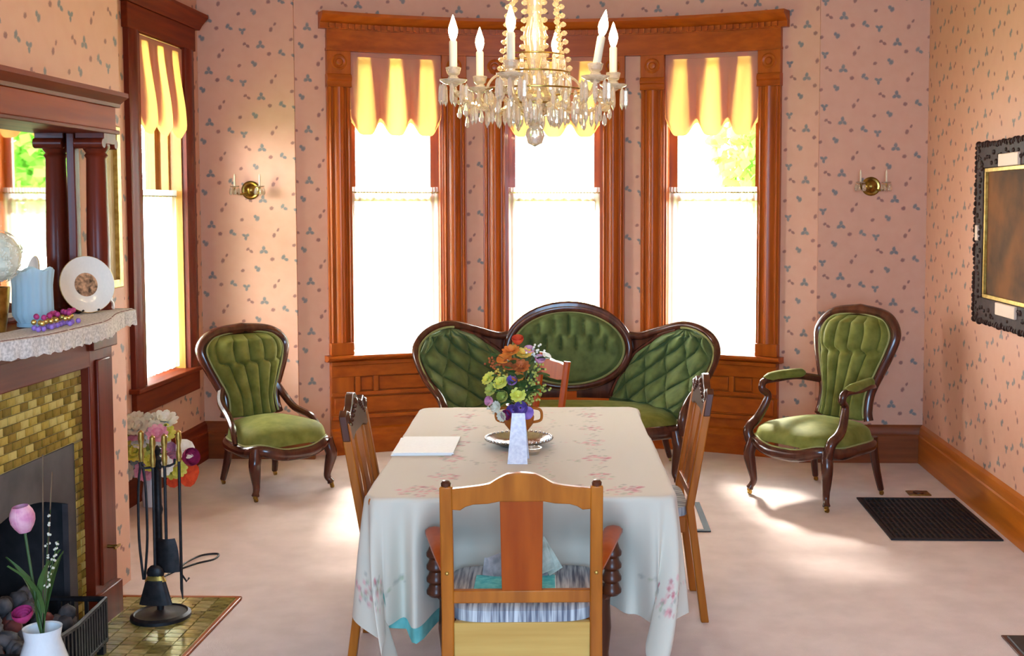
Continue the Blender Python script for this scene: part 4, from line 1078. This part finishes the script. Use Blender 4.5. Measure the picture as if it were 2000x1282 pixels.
# things on the table
t = thing('silver_tray', 'round silver tray with a beaded rim under the flower urn', 'tray', (-.335, 4.21, TZ + .001))
obj('dish', MB().lathe([(0, .002), (.07, .002), (.09, .010), (.118, .022), (.122, .026), (.116, .028), (.09, .016), (.07, .008), (0, .008)], 40), M['silver'], t)
bd = MB()
for i in range(40): bd.ball((.119 * math.cos(2 * PI * i / 40), .119 * math.sin(2 * PI * i / 40), .027), .006, 6, 4)
obj('beaded_rim', bd, M['silver'], t)
obj('foot_ring', MB().lathe([(.06, 0), (.064, 0), (.064, .003), (.06, .003)], 30), M['silver'], t)
t = thing('flower_urn', 'amber urn of yellow, orange and purple silk flowers on the silver tray', 'flowers', (-.335, 4.21, TZ + .0095))
obj('urn', MB().lathe([(.036, 0), (.036, .006), (.018, .014), (.014, .028), (.03, .042), (.052, .07), (.056, .095), (.046, .12), (.04, .132), (.046, .14), (.04, .139), (.03, .12), (0, .06)], 32), M['amber'], t)
hd = MB()
for sx in (-1, 1): hd.tube(cr([(sx * .05, 0, .075), (sx * .08, 0, .085), (sx * .078, 0, .12), (sx * .042, 0, .128)], 5), .005, 6)
obj('handle', hd, M['amber'], t)
fl = []
def FP(px, py): return ((px - 1195) * 4.2 / 2300 + .335, 0, 1.6 - (py - 400) * 4.2 / 2300 - TZ - .0095)
for px, py, dy, kind, r, mat in ((955, 742, -.03, 'mum', .030, 'p_yellow'), (980, 748, -.05, 'mum', .032, 'p_yellow'), (962, 762, -.05, 'daisy', .03, 'p_green'), (1013, 772, -.06, 'daisy', .032, 'p_yellow'), (985, 775, -.06, 'rose', .022, 'p_green'),
        (998, 690, -.02, 'daisy', .036, 'p_orange'), (1010, 670, .0, 'rose', .022, 'p_red'), (1022, 695, -.02, 'daisy', .034, 'p_gold'), (1000, 715, -.04, 'trumpet', .034, 'p_rust'), (1018, 718, -.05, 'daisy', .036, 'p_rust'), (985, 705, -.02, 'trumpet', .03, 'p_orange'),
        (1032, 690, 0, 'rose', .02, 'p_pink'), (1043, 690, 0, 'spray', .03, 'p_white'), (1052, 708, 0, 'rose', .02, 'p_pink'), (1066, 700, .01, 'trumpet', .018, 'p_white'), (1046, 725, -.02, 'spray', .03, 'p_green'), (1040, 750, -.03, 'spray', .036, 'p_green'), (1055, 765, -.02, 'spray', .03, 'p_green'),
        (1018, 795, -.07, 'rose', .026, 'p_purple'), (1003, 800, -.06, 'rose', .022, 'p_purple'), (1030, 805, -.06, 'trumpet', .024, 'p_purple'), (992, 808, -.06, 'rose', .02, 'p_magenta'), (958, 785, -.04, 'rose', .018, 'p_pink'), (972, 795, -.05, 'daisy', .024, 'p_cream'), (960, 800, -.04, 'spray', .024, 'p_cream'),
        (978, 735, -.03, 'spray', .03, 'p_gold'), (965, 715, 0, 'spray', .03, 'p_rust'), (1002, 745, -.06, 'rose', .02, 'p_purple'), (1012, 738, -.05, 'daisy', .026, 'p_orange'), (982, 812, -.06, 'daisy', .022, 'p_cream'), (1035, 780, -.05, 'spray', .03, 'p_green')):
    x, y, z = FP(px, py); fl.append((x, dy, z, kind, r, mat))
bouquet(t, (0, 0, .13), fl, nleaf=34, spread=.10, lr=.075, seed=9)
o = thing('tent_card', 'tall narrow white folded card standing before the silver tray', 'card', TP(1009, 914)); o.rotation_euler = (0, 0, 0)
m = MB()
for y0, y1 in ((0, .045), (.09, .045)):
    sgn = 1 if y0 == 0 else -1
    m.prism([(-.034, 0), (.034, 0), (.022, .165), (-.022, .165)], 0, .0012, lambda a, b, d, y0=y0, y1=y1, sgn=sgn: (a, lerp(y0, y1, b / .165) + sgn * d, .001 + b))
me_ = obj('folded_card', m, M['card'], o)
o = thing('papers', 'stack of white papers lying on the near side of the table by the left chair', 'papers', (-.668, 4.165, TZ + .0008), TR)
for i, (a, zz) in enumerate(((0, .0), (.03, .003), (-.015, .006))):
    p_ = obj('sheet', MB().box((-.105, -.145, 0), (.105, .145, .0026)), M['white'], o, (.004 * i, .003 * i, zz), (0, 0, a))
t = thing('glass_dish', 'small clear glass dish beside the tent card', 'dish', TP(1038, 893))
obj('bowl', MB().lathe([(.02, 0), (.024, .003), (.03, .016), (.034, .024), (.031, .024), (.026, .012), (0, .005)], 24), M['crystal'], t)

# ------------------------------------------------------------------ dining chairs
def fx(a, b, d): return (a, d, b)
def armchair():
    t = thing('dining_armchair', 'honey oak dining armchair with striped seat at the near end of the table', 'chair', (-.255, 3.36, 0), TR)
    wood_ = M['honey']; yb = .19
    def ly(z): return yb and -(.19 + (.05 * max(0, z - .47) / .4) + .05 * max(0, .47 - z) / .47)
    # chair faces +Y here (into the table)
    for sx in (-1, 1):
        pts = [(sx * .203, ly(z), z) for z in (0, .2, .47, .65, .845)]
        m = MB()
        secs = [( -.017, -.014), (.017, -.014), (.017, .014), (-.017, .014)]
        vs = [(p[0] + a, p[1] + b, p[2]) for p in pts for a, b in secs]; k = 4
        fs = [(i * 4 + j, i * 4 + (j + 1) % 4, (i + 1) * 4 + (j + 1) % 4, (i + 1) * 4 + j) for i in range(len(pts) - 1) for j in range(4)] + [(3, 2, 1, 0), (16, 17, 18, 19)]
        m.add(vs, fs); po = obj('post', m, wood_, t, bevel=.004, angle=50)
        obj('finial', MB().lathe([(.013, -.002), (.014, .008), (.009, .014), (0, .016)], 12, Matrix.Translation((sx * .203, ly(.845), .845))), M['carved'], po)
        obj('peg', MB().ball((sx * .203, ly(.60) - .014, .60), .006, 8, 5), M['gilt'], po)
        # turned front leg and carved arm support
        obj('leg', MB().lathe([(.018, 0), (.022, .03), (.016, .07), (.026, .16), (.02, .22), (.028, .30), (.024, .37), (.026, .43)], 14, Matrix.Translation((sx * .238, .185, 0))), M['carved'], t)
        prof = [(.020, .43)] + [(.020 + .011 * abs(math.sin(i * PI / 4 + .4)) * (1 if i % 4 else .3), .43 + .0095 * i) for i in range(1, 17)] + [(.016, .60)]
        obj('arm_support', MB().lathe(prof, 14, Matrix.Translation((sx * .262, .10, 0)) @ Matrix.Shear('XY', 4, (0, -.0))), M['carved'], t)
        obj('support_scroll', MB().tube(cr([(sx * .24, .13, .42), (sx * .255, .12, .44), (sx * .262, .10, .46)], 4), .02, 8), M['carved'], t)
        apts = cr([(sx * .205, ly(.62) + .01, .605), (sx * .232, -.10, .628), (sx * .262, .06, .632), (sx * .268, .125, .618)], 6)
        obj('arm', MB().tube(apts, [lin(i / (len(apts) - 1), [0, .3, .8, 1], [.019, .024, .030, .022]) for i in range(len(apts))], 10, flat=.55, up=(0, 0, 1)), M['honey_red'], t)
    top = [(-.188, .838), (-.15, .842), (-.11, .847), (-.085, .852), (-.062, .867), (-.038, .879), (0, .883), (.038, .879), (.062, .867), (.085, .852), (.11, .847), (.15, .842), (.188, .838)]
    bot = [(.188, .780), (.165, .778), (.15, .788), (.13, .794), (.09, .796), (.06, .802), (-.06, .802), (-.09, .796), (-.13, .794), (-.15, .788), (-.165, .778), (-.188, .780)]
    obj('crest_rail', MB().prism(top + bot, -.012, .012, lambda a, b, d: (a, ly(b) + d, b)), M['honey'], t, bevel=.003)
    obj('splat', MB().prism([(-.055, .545), (.055, .545), (.0585, .81), (-.0585, .81)], -.007, .007, lambda a, b, d: (a, ly(b) + d, b)), M['honey_red'], t, bevel=.002)
    obj('lower_rail', MB().box((-.188, ly(.53) - .011, .512), (.188, ly(.53) + .011, .547)), M['honey'], t, bevel=.003)
    s_ = MB().box((-.185, -.205, .458), (.185, .205, .488)); s_.v = [(x * (1 + .28 * max(0, (y + .2) / .4)), y, z) for x, y, z in s_.v]
    st = obj('seat', MB().grid(lambda u, v: (lambda r_, a: (lambda x, y: (x, y, (.492 + .014 * (1 - r_ ** 2)) if v < .75 else lerp(.492, .456, (v - .75) / .25)))((.19 + .045 * (math.sin(a) * r_ + 1) / 2) * r_ * (abs(math.cos(a)) ** .35) * (1 if math.cos(a) > 0 else -1), .20 * r_ * (abs(math.sin(a)) ** .35) * (1 if math.sin(a) > 0 else -1)))(min(1, v / .75), 2 * PI * u), 64, 14, cu=True), M['stripe'], t, angle=50)
    obj('back_rail', MB().box((-.187, -.203, .345), (.187, -.180, .456)), M['pine'], t, bevel=.003)
    obj('front_rail', MB().box((-.215, .175, .38), (.215, .195, .456)), M['honey'], t, bevel=.003)
    for sx in (-1, 1): obj('side_rail', MB().prism([(sx * .19, -.18), (sx * .205, -.18), (sx * .235, .18), (sx * .22, .18)], .38, .456, lambda a, b, d: (a, b, d)), M['honey'], t)
    return t
armchair()
# seat contents
t = thing('turquoise_book', 'thin turquoise book lying on the striped armchair seat', 'book', (-.26, 3.30, .5085), TR)
obj('cover', MB().box((-.13, -.075, 0), (.10, .075, .012)), M['turq'], t, bevel=.002); obj('pages', MB().box((-.127, -.072, .002), (.1015, .072, .010)), M['white'], t)
t = thing('pamphlets', 'loose bunch of grey printed pamphlets propped on the turquoise book', 'papers', (-.26, 3.36, .521), TR)
for dx, dz, a, b, w, h, mt in ((-.085, .0, -.35, .15, .06, .05, 'greycard'), (-.055, 0.0, -.3, -.35, .05, .065, 'greycard'), (.045, 0, -.4, .25, .06, .06, 'greycard'), (.10, .012, -.45, -.55, .045, .105, 'paperstuff'), (.075, .012, -.4, -.35, .05, .09, 'paperstuff')):
    obj('pamphlet', MB().box((-w / 2, -.001, 0), (w / 2, .001, h)), M[mt], t, (dx, 0, dz), (a, b, .1))

def side_chair():
    t = thing('dining_side_chair', 'x', 'chair')
    wd = M['honey']
    def ly(z): return .19 + .085 * max(0, z - .45) / .5 + .06 * max(0, .45 - z) / .45      # faces -Y
    sec = [(-.018, -.015), (.018, -.015), (.018, .015), (-.018, .015)]
    for sx in (-1, 1):
        pts = [(sx * .185, ly(z), z) for z in (0, .2, .45, .65, .86)]
        vs = [(p[0] + a, p[1] + b, p[2]) for p in pts for a, b in sec]
        fs = [(i * 4 + j, i * 4 + (j + 1) % 4, (i + 1) * 4 + (j + 1) % 4, (i + 1) * 4 + j) for i in range(4) for j in range(4)] + [(3, 2, 1, 0), (16, 17, 18, 19)]
        obj('post', MB().add(vs, fs), wd, t, bevel=.004, angle=50)
        obj('leg', MB().lathe([(.018, 0), (.022, .03), (.015, .07), (.024, .2), (.02, .3), (.026, .40)], 12, Matrix.Translation((sx * .19, -.185, 0))), wd, t)
    cp = MB().prism([(-.21, .80), (-.205, .885), (-.17, .90), (-.12, .885), (-.07, .905), (-.03, .93), (0, .936), (.03, .93), (.07, .905), (.12, .885), (.17, .90), (.205, .885), (.21, .80), (.14, .795), (.08, .81), (-.08, .81), (-.14, .795)], -.013, .013, lambda a, b, d: (a, ly(b) + d, b))
    c = obj('crest_rail', cp, M['carved'], t, bevel=.003)
    sc = MB()
    for sx in (-1, 1):
        sc.tube([(sx * (.17 + .022 * math.cos(a) * (1 - a / 16)), ly(.87) - .014, .865 + .022 * math.sin(a) * (1 - a / 16)) for a in [i * .45 for i in range(24)]], .006, 6)
        for k in range(5): sc.ball((sx * (.05 + .022 * k), ly(.87) - .014, .895 - .012 * k), .009, 8, 5)
    sc.ball((0, ly(.9) - .014, .90), .018, 10, 6, (1, .5, 1))
    obj('carving', sc, M['carved'], c)['kind'] = 'stuff'
    obj('splat', MB().prism([(-.05, .50), (.05, .50), (.055, .56), (.035, .64), (.055, .74), (.06, .81), (-.06, .81), (-.055, .74), (-.035, .64), (-.055, .56)], -.006, .006, lambda a, b, d: (a, ly(b) + d, b)), wd, t, bevel=.002)
    for x in (-.115, .115): obj('slat', MB().prism([(x - .014, .50), (x + .014, .50), (x + .014, .80), (x - .014, .80)], -.005, .005, lambda a, b, d: (a, ly(b) + d, b)), wd, t)
    obj('lower_rail', MB().box((-.17, ly(.49) - .01, .475), (.17, ly(.49) + .01, .51)), wd, t, bevel=.003)
    obj('seat', MB().grid(lambda u, v: (lambda r_, a: ((.20) * r_ * (abs(math.cos(a)) ** .35) * (1 if math.cos(a) > 0 else -1), .19 * r_ * (abs(math.sin(a)) ** .35) * (1 if math.sin(a) > 0 else -1), (.445 + .014 * (1 - r_ ** 2)) if v < .75 else lerp(.445, .412, (v - .75) / .25)))(min(1, v / .75), 2 * PI * u), 48, 12, cu=True), M['stripe'], t, angle=50)
    fr = MB(); fr.box((-.185, -.185, .35), (.185, -.168, .412)); fr.box((-.185, .16, .35), (.185, .178, .412)); fr.box((-.197, -.175, .35), (-.18, .175, .412)); fr.box((.18, -.175, .35), (.197, .175, .412))
    obj('seat_frame', fr, wd, t, bevel=.003)
    return t
sc0 = side_chair()
sc0.location = (.10, 4.62, 0); sc0.rotation_euler = (0, 0, math.radians(-87)); sc0['label'] = 'carved oak side chair at the table side facing the green armchair'
sc0['group'] = 'carved oak side chairs'
dup(sc0, (-.655, 4.13, 0), math.radians(93), 'carved oak dining side chair on the fireplace side of the table', 'carved oak side chairs')
def plain_chair():
    t = thing('plain_chair', 'plain oak chair with an open back, sideways at the far end of the table', 'chair', (-.50, 5.42, 0), math.radians(-69))
    wd = M['honey_red']
    def ly(z): return .19 + .06 * abs(z - .45) / .45
    for sx in (-1, 1):
        obj('post', MB().tube([(sx * .185, ly(z), z) for z in (0, .2, .45, .65, .885)], .017, 8), wd, t)
        obj('leg', MB().tube([(sx * .19, -.175, 0), (sx * .19, -.175, .41)], [.015, .02], 8), wd, t)
        obj('side_rail', MB().box((sx * .18 - .012, -.165, .37), (sx * .18 + .012, .175, .425)), wd, t)
    obj('crest_rail', MB().prism([(-.17, .80), (-.17, .865), (-.10, .872), (0, .868), (.10, .872), (.17, .865), (.17, .80), (.1, .79), (0, .785), (-.1, .79)], -.010, .010, lambda a, b, d: (a, ly(b) + d, b)), wd, t, bevel=.003)
    obj('lower_rail', MB().box((-.17, ly(.55) - .009, .54), (.17, ly(.55) + .009, .575)), wd, t, bevel=.003)
    obj('front_rail', MB().box((-.18, -.185, .37), (.18, -.165, .425)), wd, t)
    obj('seat', MB().box((-.205, -.20, .425), (.205, .17, .445)), wd, t, bevel=.008)
plain_chair()

# ------------------------------------------------------------------ chandelier
CHP = Vector((-.267, 4.10, 0))
t = thing('chandelier', 'crystal chandelier with six lit candle lamps hanging over the table', 'chandelier', CHP)
obj('chain', MB().tube([(0, 0, 2.62), (0, 0, ZC - .03)], .008, 8), M['brass'], t)
obj('ceiling_rose', MB().lathe([(.012, ZC - .05), (.05, ZC - .03), (.07, ZC - .001), (0, ZC - .001)], 24), M['brass'], t)
obj('stem_column', MB().lathe([(.012, 1.96), (.03, 1.98), (.045, 2.03), (.02, 2.07), (.03, 2.11), (.042, 2.18), (.022, 2.25), (.03, 2.32), (.045, 2.38), (.018, 2.44), (.014, 2.56), (.02, 2.62), (.008, 2.66)], 20), M['crystal_warm'], t)
obj('crown', MB().lathe([(.06, 2.42), (.088, 2.43), (.092, 2.445), (.06, 2.44), (.02, 2.45)], 24), M['brass'], t)
obj('hub', MB().lathe([(.0, 1.90), (.04, 1.91), (.07, 1.94), (.075, 1.965), (.05, 1.99), (.02, 2.0)], 24), M['crystal_warm'], t)
obj('ball_finial', MB().lathe([(0, 1.80), (.025, 1.812), (.034, 1.838), (.028, 1.86), (.012, 1.875), (.03, 1.885), (.012, 1.90)], 14), M['crystal'], t)
bead = mesh('crystal_bead', MB().lathe([(0, -.0105), (.008, -.006), (.0115, 0), (.008, .006), (0, .0105)], 8), M['crystal_warm'], smooth=False)
prism = mesh('crystal_prism', MB().lathe([(0, 0), (.0065, -.012), (.0085, -.05), (.0075, -.062), (0, -.078)], 6), M['crystal'], smooth=False)
drop = mesh('crystal_drop', MB().lathe([(0, 0), (.004, -.01), (.009, -.03), (.007, -.042), (0, -.05)], 8), M['crystal'], smooth=False)
bob = mesh('bobeche', MB().lathe([(.012, 0), (.03, .004), (.046, .014), (.048, .018), (.03, .010), (.012, .008)], 20), M['crystal'])
cup = mesh('candle_cup', MB().lathe([(.012, -.035), (.024, -.022), (.018, -.004), (.014, 0), (.022, .008), (.027, .028), (.022, .03), (0, .012)], 10), M['crystal'], smooth=False)
cand = mesh('candle_sleeve', MB().lathe([(.0135, .012), (.0135, .115), (.010, .12), (0, .12)], 14), M['candle'])
bulb = mesh('bulb', MB().lathe([(.006, .118), (.012, .13), (.0165, .148), (.0155, .162), (.009, .182), (.003, .200), (0, .206)], 12), M['bulb'])
AR = .285
for k in range(6):
    a = math.radians(18 + 60 * k); c, s_ = math.cos(a), math.sin(a)
    pth = cr([(c * .05, s_ * .05, 1.965), (c * .12, s_ * .12, 1.925), (c * .20, s_ * .20, 1.93), (c * .265, s_ * .265, 1.97), (c * AR, s_ * AR, 2.005)], 6)
    arm = obj('arm', MB().tube(pth, .0065, 8), M['crystal_warm'], t)
    sc = cr([(c * .05, s_ * .05, 2.01), (c * .10, s_ * .10, 2.05), (c * .15, s_ * .15, 2.03), (c * .17, s_ * .17, 1.985), (c * .14, s_ * .14, 1.96)], 5)
    obj('scroll', MB().tube(sc, .0045, 6), M['crystal_warm'], t)
    tilt = .0
    rot = (0, 0, a)
    link('bobeche', bob, t, (c * AR, s_ * AR, 2.005), rot); link('candle_cup', cup, t, (c * AR, s_ * AR, 2.035), rot)
    if k == 5: rot = (0, .17, 0)
    cs = link('candle', cand, t, (c * AR, s_ * AR, 2.035), rot); link('bulb', bulb, cs)
    pl_ = light('candle_lamp', 'POINT', CHP + Vector((c * AR, s_ * AR, 2.20)), (0, 0, 0), 6.5, (1, .72, .38), shadow_soft_size=.02)
    pl_.parent = t; pl_.location = (c * AR, s_ * AR, 2.20 + .045)
    for j in range(8):
        b_ = 2 * PI * j / 8; link('crystal_prism', prism, t, (c * AR + .044 * math.cos(b_), s_ * AR + .044 * math.sin(b_), 2.012), (0, 0, j))
    # swag of beads to the next arm
    a2 = a + PI / 3
    for j in range(1, 9):
        f_ = j / 9; p0 = Vector((c * AR, s_ * AR, 0)); p1 = Vector((math.cos(a2) * AR, math.sin(a2) * AR, 0)); p_ = p0.lerp(p1, f_)
        link('crystal_bead', bead, t, (p_.x, p_.y, 2.0 - .075 * math.sin(PI * f_)))
    p_ = Vector((math.cos(a + PI / 6), math.sin(a + PI / 6), 0)) * AR * .866
    link('crystal_drop', drop, t, (p_.x, p_.y, 1.917))
    for f_ in (.22, .78):
        p2 = p0.lerp(p1, f_); link('crystal_drop', drop, t, (p2.x, p2.y, 2.0 - .075 * math.sin(PI * f_) - .008))
    for f_ in (.35, .55, .75):
        for off in (-.03, .03): link('crystal_prism', prism, t, (c * AR * f_ - s_ * off, s_ * AR * f_ + c * off, 1.95), (0, 0, a))
    # bead strand from the crown down to the arm root
for k in range(10):
    a = 2 * PI * k / 10; c, s_ = math.cos(a), math.sin(a)
    for j in range(13):
        f_ = j / 12; r = .085 + .035 * f_ + .02 * math.sin(PI * f_) * -.4; link('crystal_bead', bead, t, (c * r, s_ * r, 2.43 - .36 * f_ + .0))
for rad, n, z in ((.10, 16, 2.11), (.12, 18, 2.05), (.17, 22, 1.99), (.075, 10, 1.945)):
    obj('ring', MB().tube([(rad * math.cos(2 * PI * i / 40), rad * math.sin(2 * PI * i / 40), z + .004) for i in range(40)], .003, 6, closed=True), M['brass'], t)
    for i in range(n):
        a = 2 * PI * i / n; link('crystal_prism', prism, t, (rad * math.cos(a), rad * math.sin(a), z), (0, 0, a))

# ------------------------------------------------------------------ sconces
def sconce(label, loc):
    t = thing('wall_sconce', label, 'sconce', loc, 0, 'brass wall sconces')
    obj('backplate', MB().lathe([(.058, 0), (.058, .006), (.05, .012), (.04, .010), (.028, .026), (.012, .034), (0, .036)], 28, at((0, -.001, 0), (0, -1, 0))), M['brass'], t)
    for sx in (-1, 1):
        p = cr([(sx * .01, -.03, -.01), (sx * .04, -.055, -.025), (sx * .07, -.07, -.015), (sx * .078, -.075, .015)], 5)
        ar = obj('arm', MB().tube(p, .0055, 8), M['brass'], t)
        obj('drip_pan', MB().lathe([(.006, 0), (.026, .004), (.03, .010), (.006, .006)], 16, Matrix.Translation((sx * .078, -.075, .016))), M['crystal'], ar)
        obj('candle', MB().lathe([(.006, .02), (.006, .085), (.002, .10), (0, .10)], 10, Matrix.Translation((sx * .078, -.075, 0))), M['candle'], ar)
        for j in range(6):
            b_ = 2 * PI * j / 6; link('crystal_drop', drop, t, (sx * .078 + .027 * math.cos(b_), -.075 + .027 * math.sin(b_), .018))
    return t
sconce('brass two arm wall sconce with crystal drops above the slipper chair', (-2.25, YB, 1.69)); sconce('brass two arm wall sconce with crystal drops above the green armchair', (1.588, YB, 1.712))

# ------------------------------------------------------------------ picture on the right wall
t = thing('framed_painting', 'dark carved frame with a murky brown painting on the right hand wall', 'picture', (XR, 5.68, 1.455))
PH, PW = .45, .53
def fbox(nm, a, b, mat, bv=.004): return obj(nm, MB().box(a, b), mat, t, bevel=bv)
fbox('frame_rail', (-.035, -PW, PH - .12), (-.001, PW, PH), M['frame_dark']); fbox('frame_rail', (-.035, -PW, -PH), (-.001, PW, -PH + .12), M['frame_dark'])
fbox('frame_stile', (-.035, -PW, -PH + .12), (-.001, -PW + .12, PH - .12), M['frame_dark']); fbox('frame_stile', (-.035, PW - .12, -PH + .12), (-.001, PW, PH - .12), M['frame_dark'])
for z0, z1, y0, y1 in ((PH - .14, PH - .12, -PW + .12, PW - .12), (-PH + .12, -PH + .14, -PW + .12, PW - .12), (-PH + .14, PH - .14, -PW + .12, -PW + .14), (-PH + .14, PH - .14, PW - .14, PW - .12)): fbox('slip', (-.03, y0, z0), (-.004, y1, z1), M['gilt'], .002)
fbox('canvas', (-.016, -PW + .13, -PH + .13), (-.006, PW - .13, PH - .13), M['painting'], 0)
q = random.Random(8); cv = MB()
for i in range(150):
    s_ = i / 150 * 4; e = s_ % 1; sd = int(s_)
    y, z = [(lerp(-PW, PW, e), PH), (PW, lerp(PH, -PH, e)), (lerp(PW, -PW, e), -PH), (-PW, lerp(-PH, PH, e))][sd]
    cv.ball((-.030, y + q.uniform(-.006, .006), z + q.uniform(-.006, .006)), q.uniform(.011, .019), 7, 5, (1, 1, 1))
for i in range(120):
    s_ = i / 120 * 4; e = s_ % 1; sd = int(s_); k = q.uniform(.03, .10)
    y, z = [(lerp(-PW, PW, e), PH - k), (PW - k, lerp(PH, -PH, e)), (lerp(PW, -PW, e), -PH + k), (-PW + k, lerp(-PH, PH, e))][sd]
    cv.ball((-.036, y, z), q.uniform(.008, .016), 7, 5, (.7, 1.3, .9))
obj('carved_border', cv, M['frame_dark'], t)['kind'] = 'stuff'
for z in (PH - .12, -PH + .055): fbox('cartouche', (-.048, -.13, z), (-.03, .15, z + .062), M['cream'])
fbox('cartouche', (-.048, PW - .075, -.04), (-.03, PW - .035, .04), M['cream'])

# ------------------------------------------------------------------ floor fittings
t = thing('floor_grate', 'large black iron floor grate in the carpet beside the right wall', 'grate', (1.60, 5.97, .001))
gw, gl_ = .265, .40
fr = MB(); fr.box((-gw, -gl_, 0), (-gw + .02, gl_, .008)); fr.box((gw - .02, -gl_, 0), (gw, gl_, .008)); fr.box((-gw + .02, -gl_, 0), (gw - .02, -gl_ + .02, .008)); fr.box((-gw + .02, gl_ - .02, 0), (gw - .02, gl_, .008))
obj('frame', fr, M['iron'], t); obj('dark_sheet', MB().box((-gw + .02, -gl_ + .02, 0), (gw - .02, gl_ - .02, .001)), plain('duct_shade', (.004, .004, .005, 1), .9), t)  # flat near-black sheet stands for the shade down the duct
bar = mesh('bar', MB().box((-.006, -gl_ + .02, .002), (.006, gl_ - .02, .007)), M['iron'], smooth=False)
for i in range(18): link('bar', bar, t, (-gw + .034 + i * (2 * gw - .068) / 17, 0, 0))
cb2 = mesh('crossbar', MB().box((-gw + .02, -.004, .001), (gw - .02, .004, .005)), M['iron'], smooth=False)
for i in range(7): link('crossbar', cb2, t, (0, -.3 + .1 * i, 0))
t = thing('floor_register', 'pale floor register with a dark grey frame beside the table', 'floor vent', (.215, 5.96, .001), TR * .5)
fr = MB(); rw, rl = .265, .28
fr.box((-rw, -rl, 0), (-rw + .03, rl, .006)); fr.box((rw - .03, -rl, 0), (rw, rl, .006)); fr.box((-rw + .03, -rl, 0), (rw - .03, -rl + .03, .006)); fr.box((-rw + .03, rl - .03, 0), (rw - .03, rl, .006))
obj('frame', fr, M['regframe'], t)
obj('panel', MB().box((-rw + .03, -rl + .03, 0), (rw - .03, rl - .03, .003)), M['carpet'], t)
t = thing('floor_outlet', 'small brown outlet plate in the carpet near the right corner', 'floor outlet', (1.70, 6.49, .001))
obj('plate', MB().box((-.06, -.05, 0), (.06, .05, .006)), M['brass'], t, bevel=.002); obj('lid', MB().lathe([(.028, .006), (.028, .012), (.02, .014), (0, .014)], 20), M['carved'], t)
t = thing('floor_mat', 'dark mat on the carpet at the bottom right edge of the view', 'mat', (1.68, 3.9, .001))
obj('pile', MB().box((-.22, -.40, 0), (.22, .40, .012)), M['iron'], t, bevel=.004); obj('border', MB().box((-.235, -.42, 0), (.235, .42, .006)), M['carved'], t, bevel=.002)
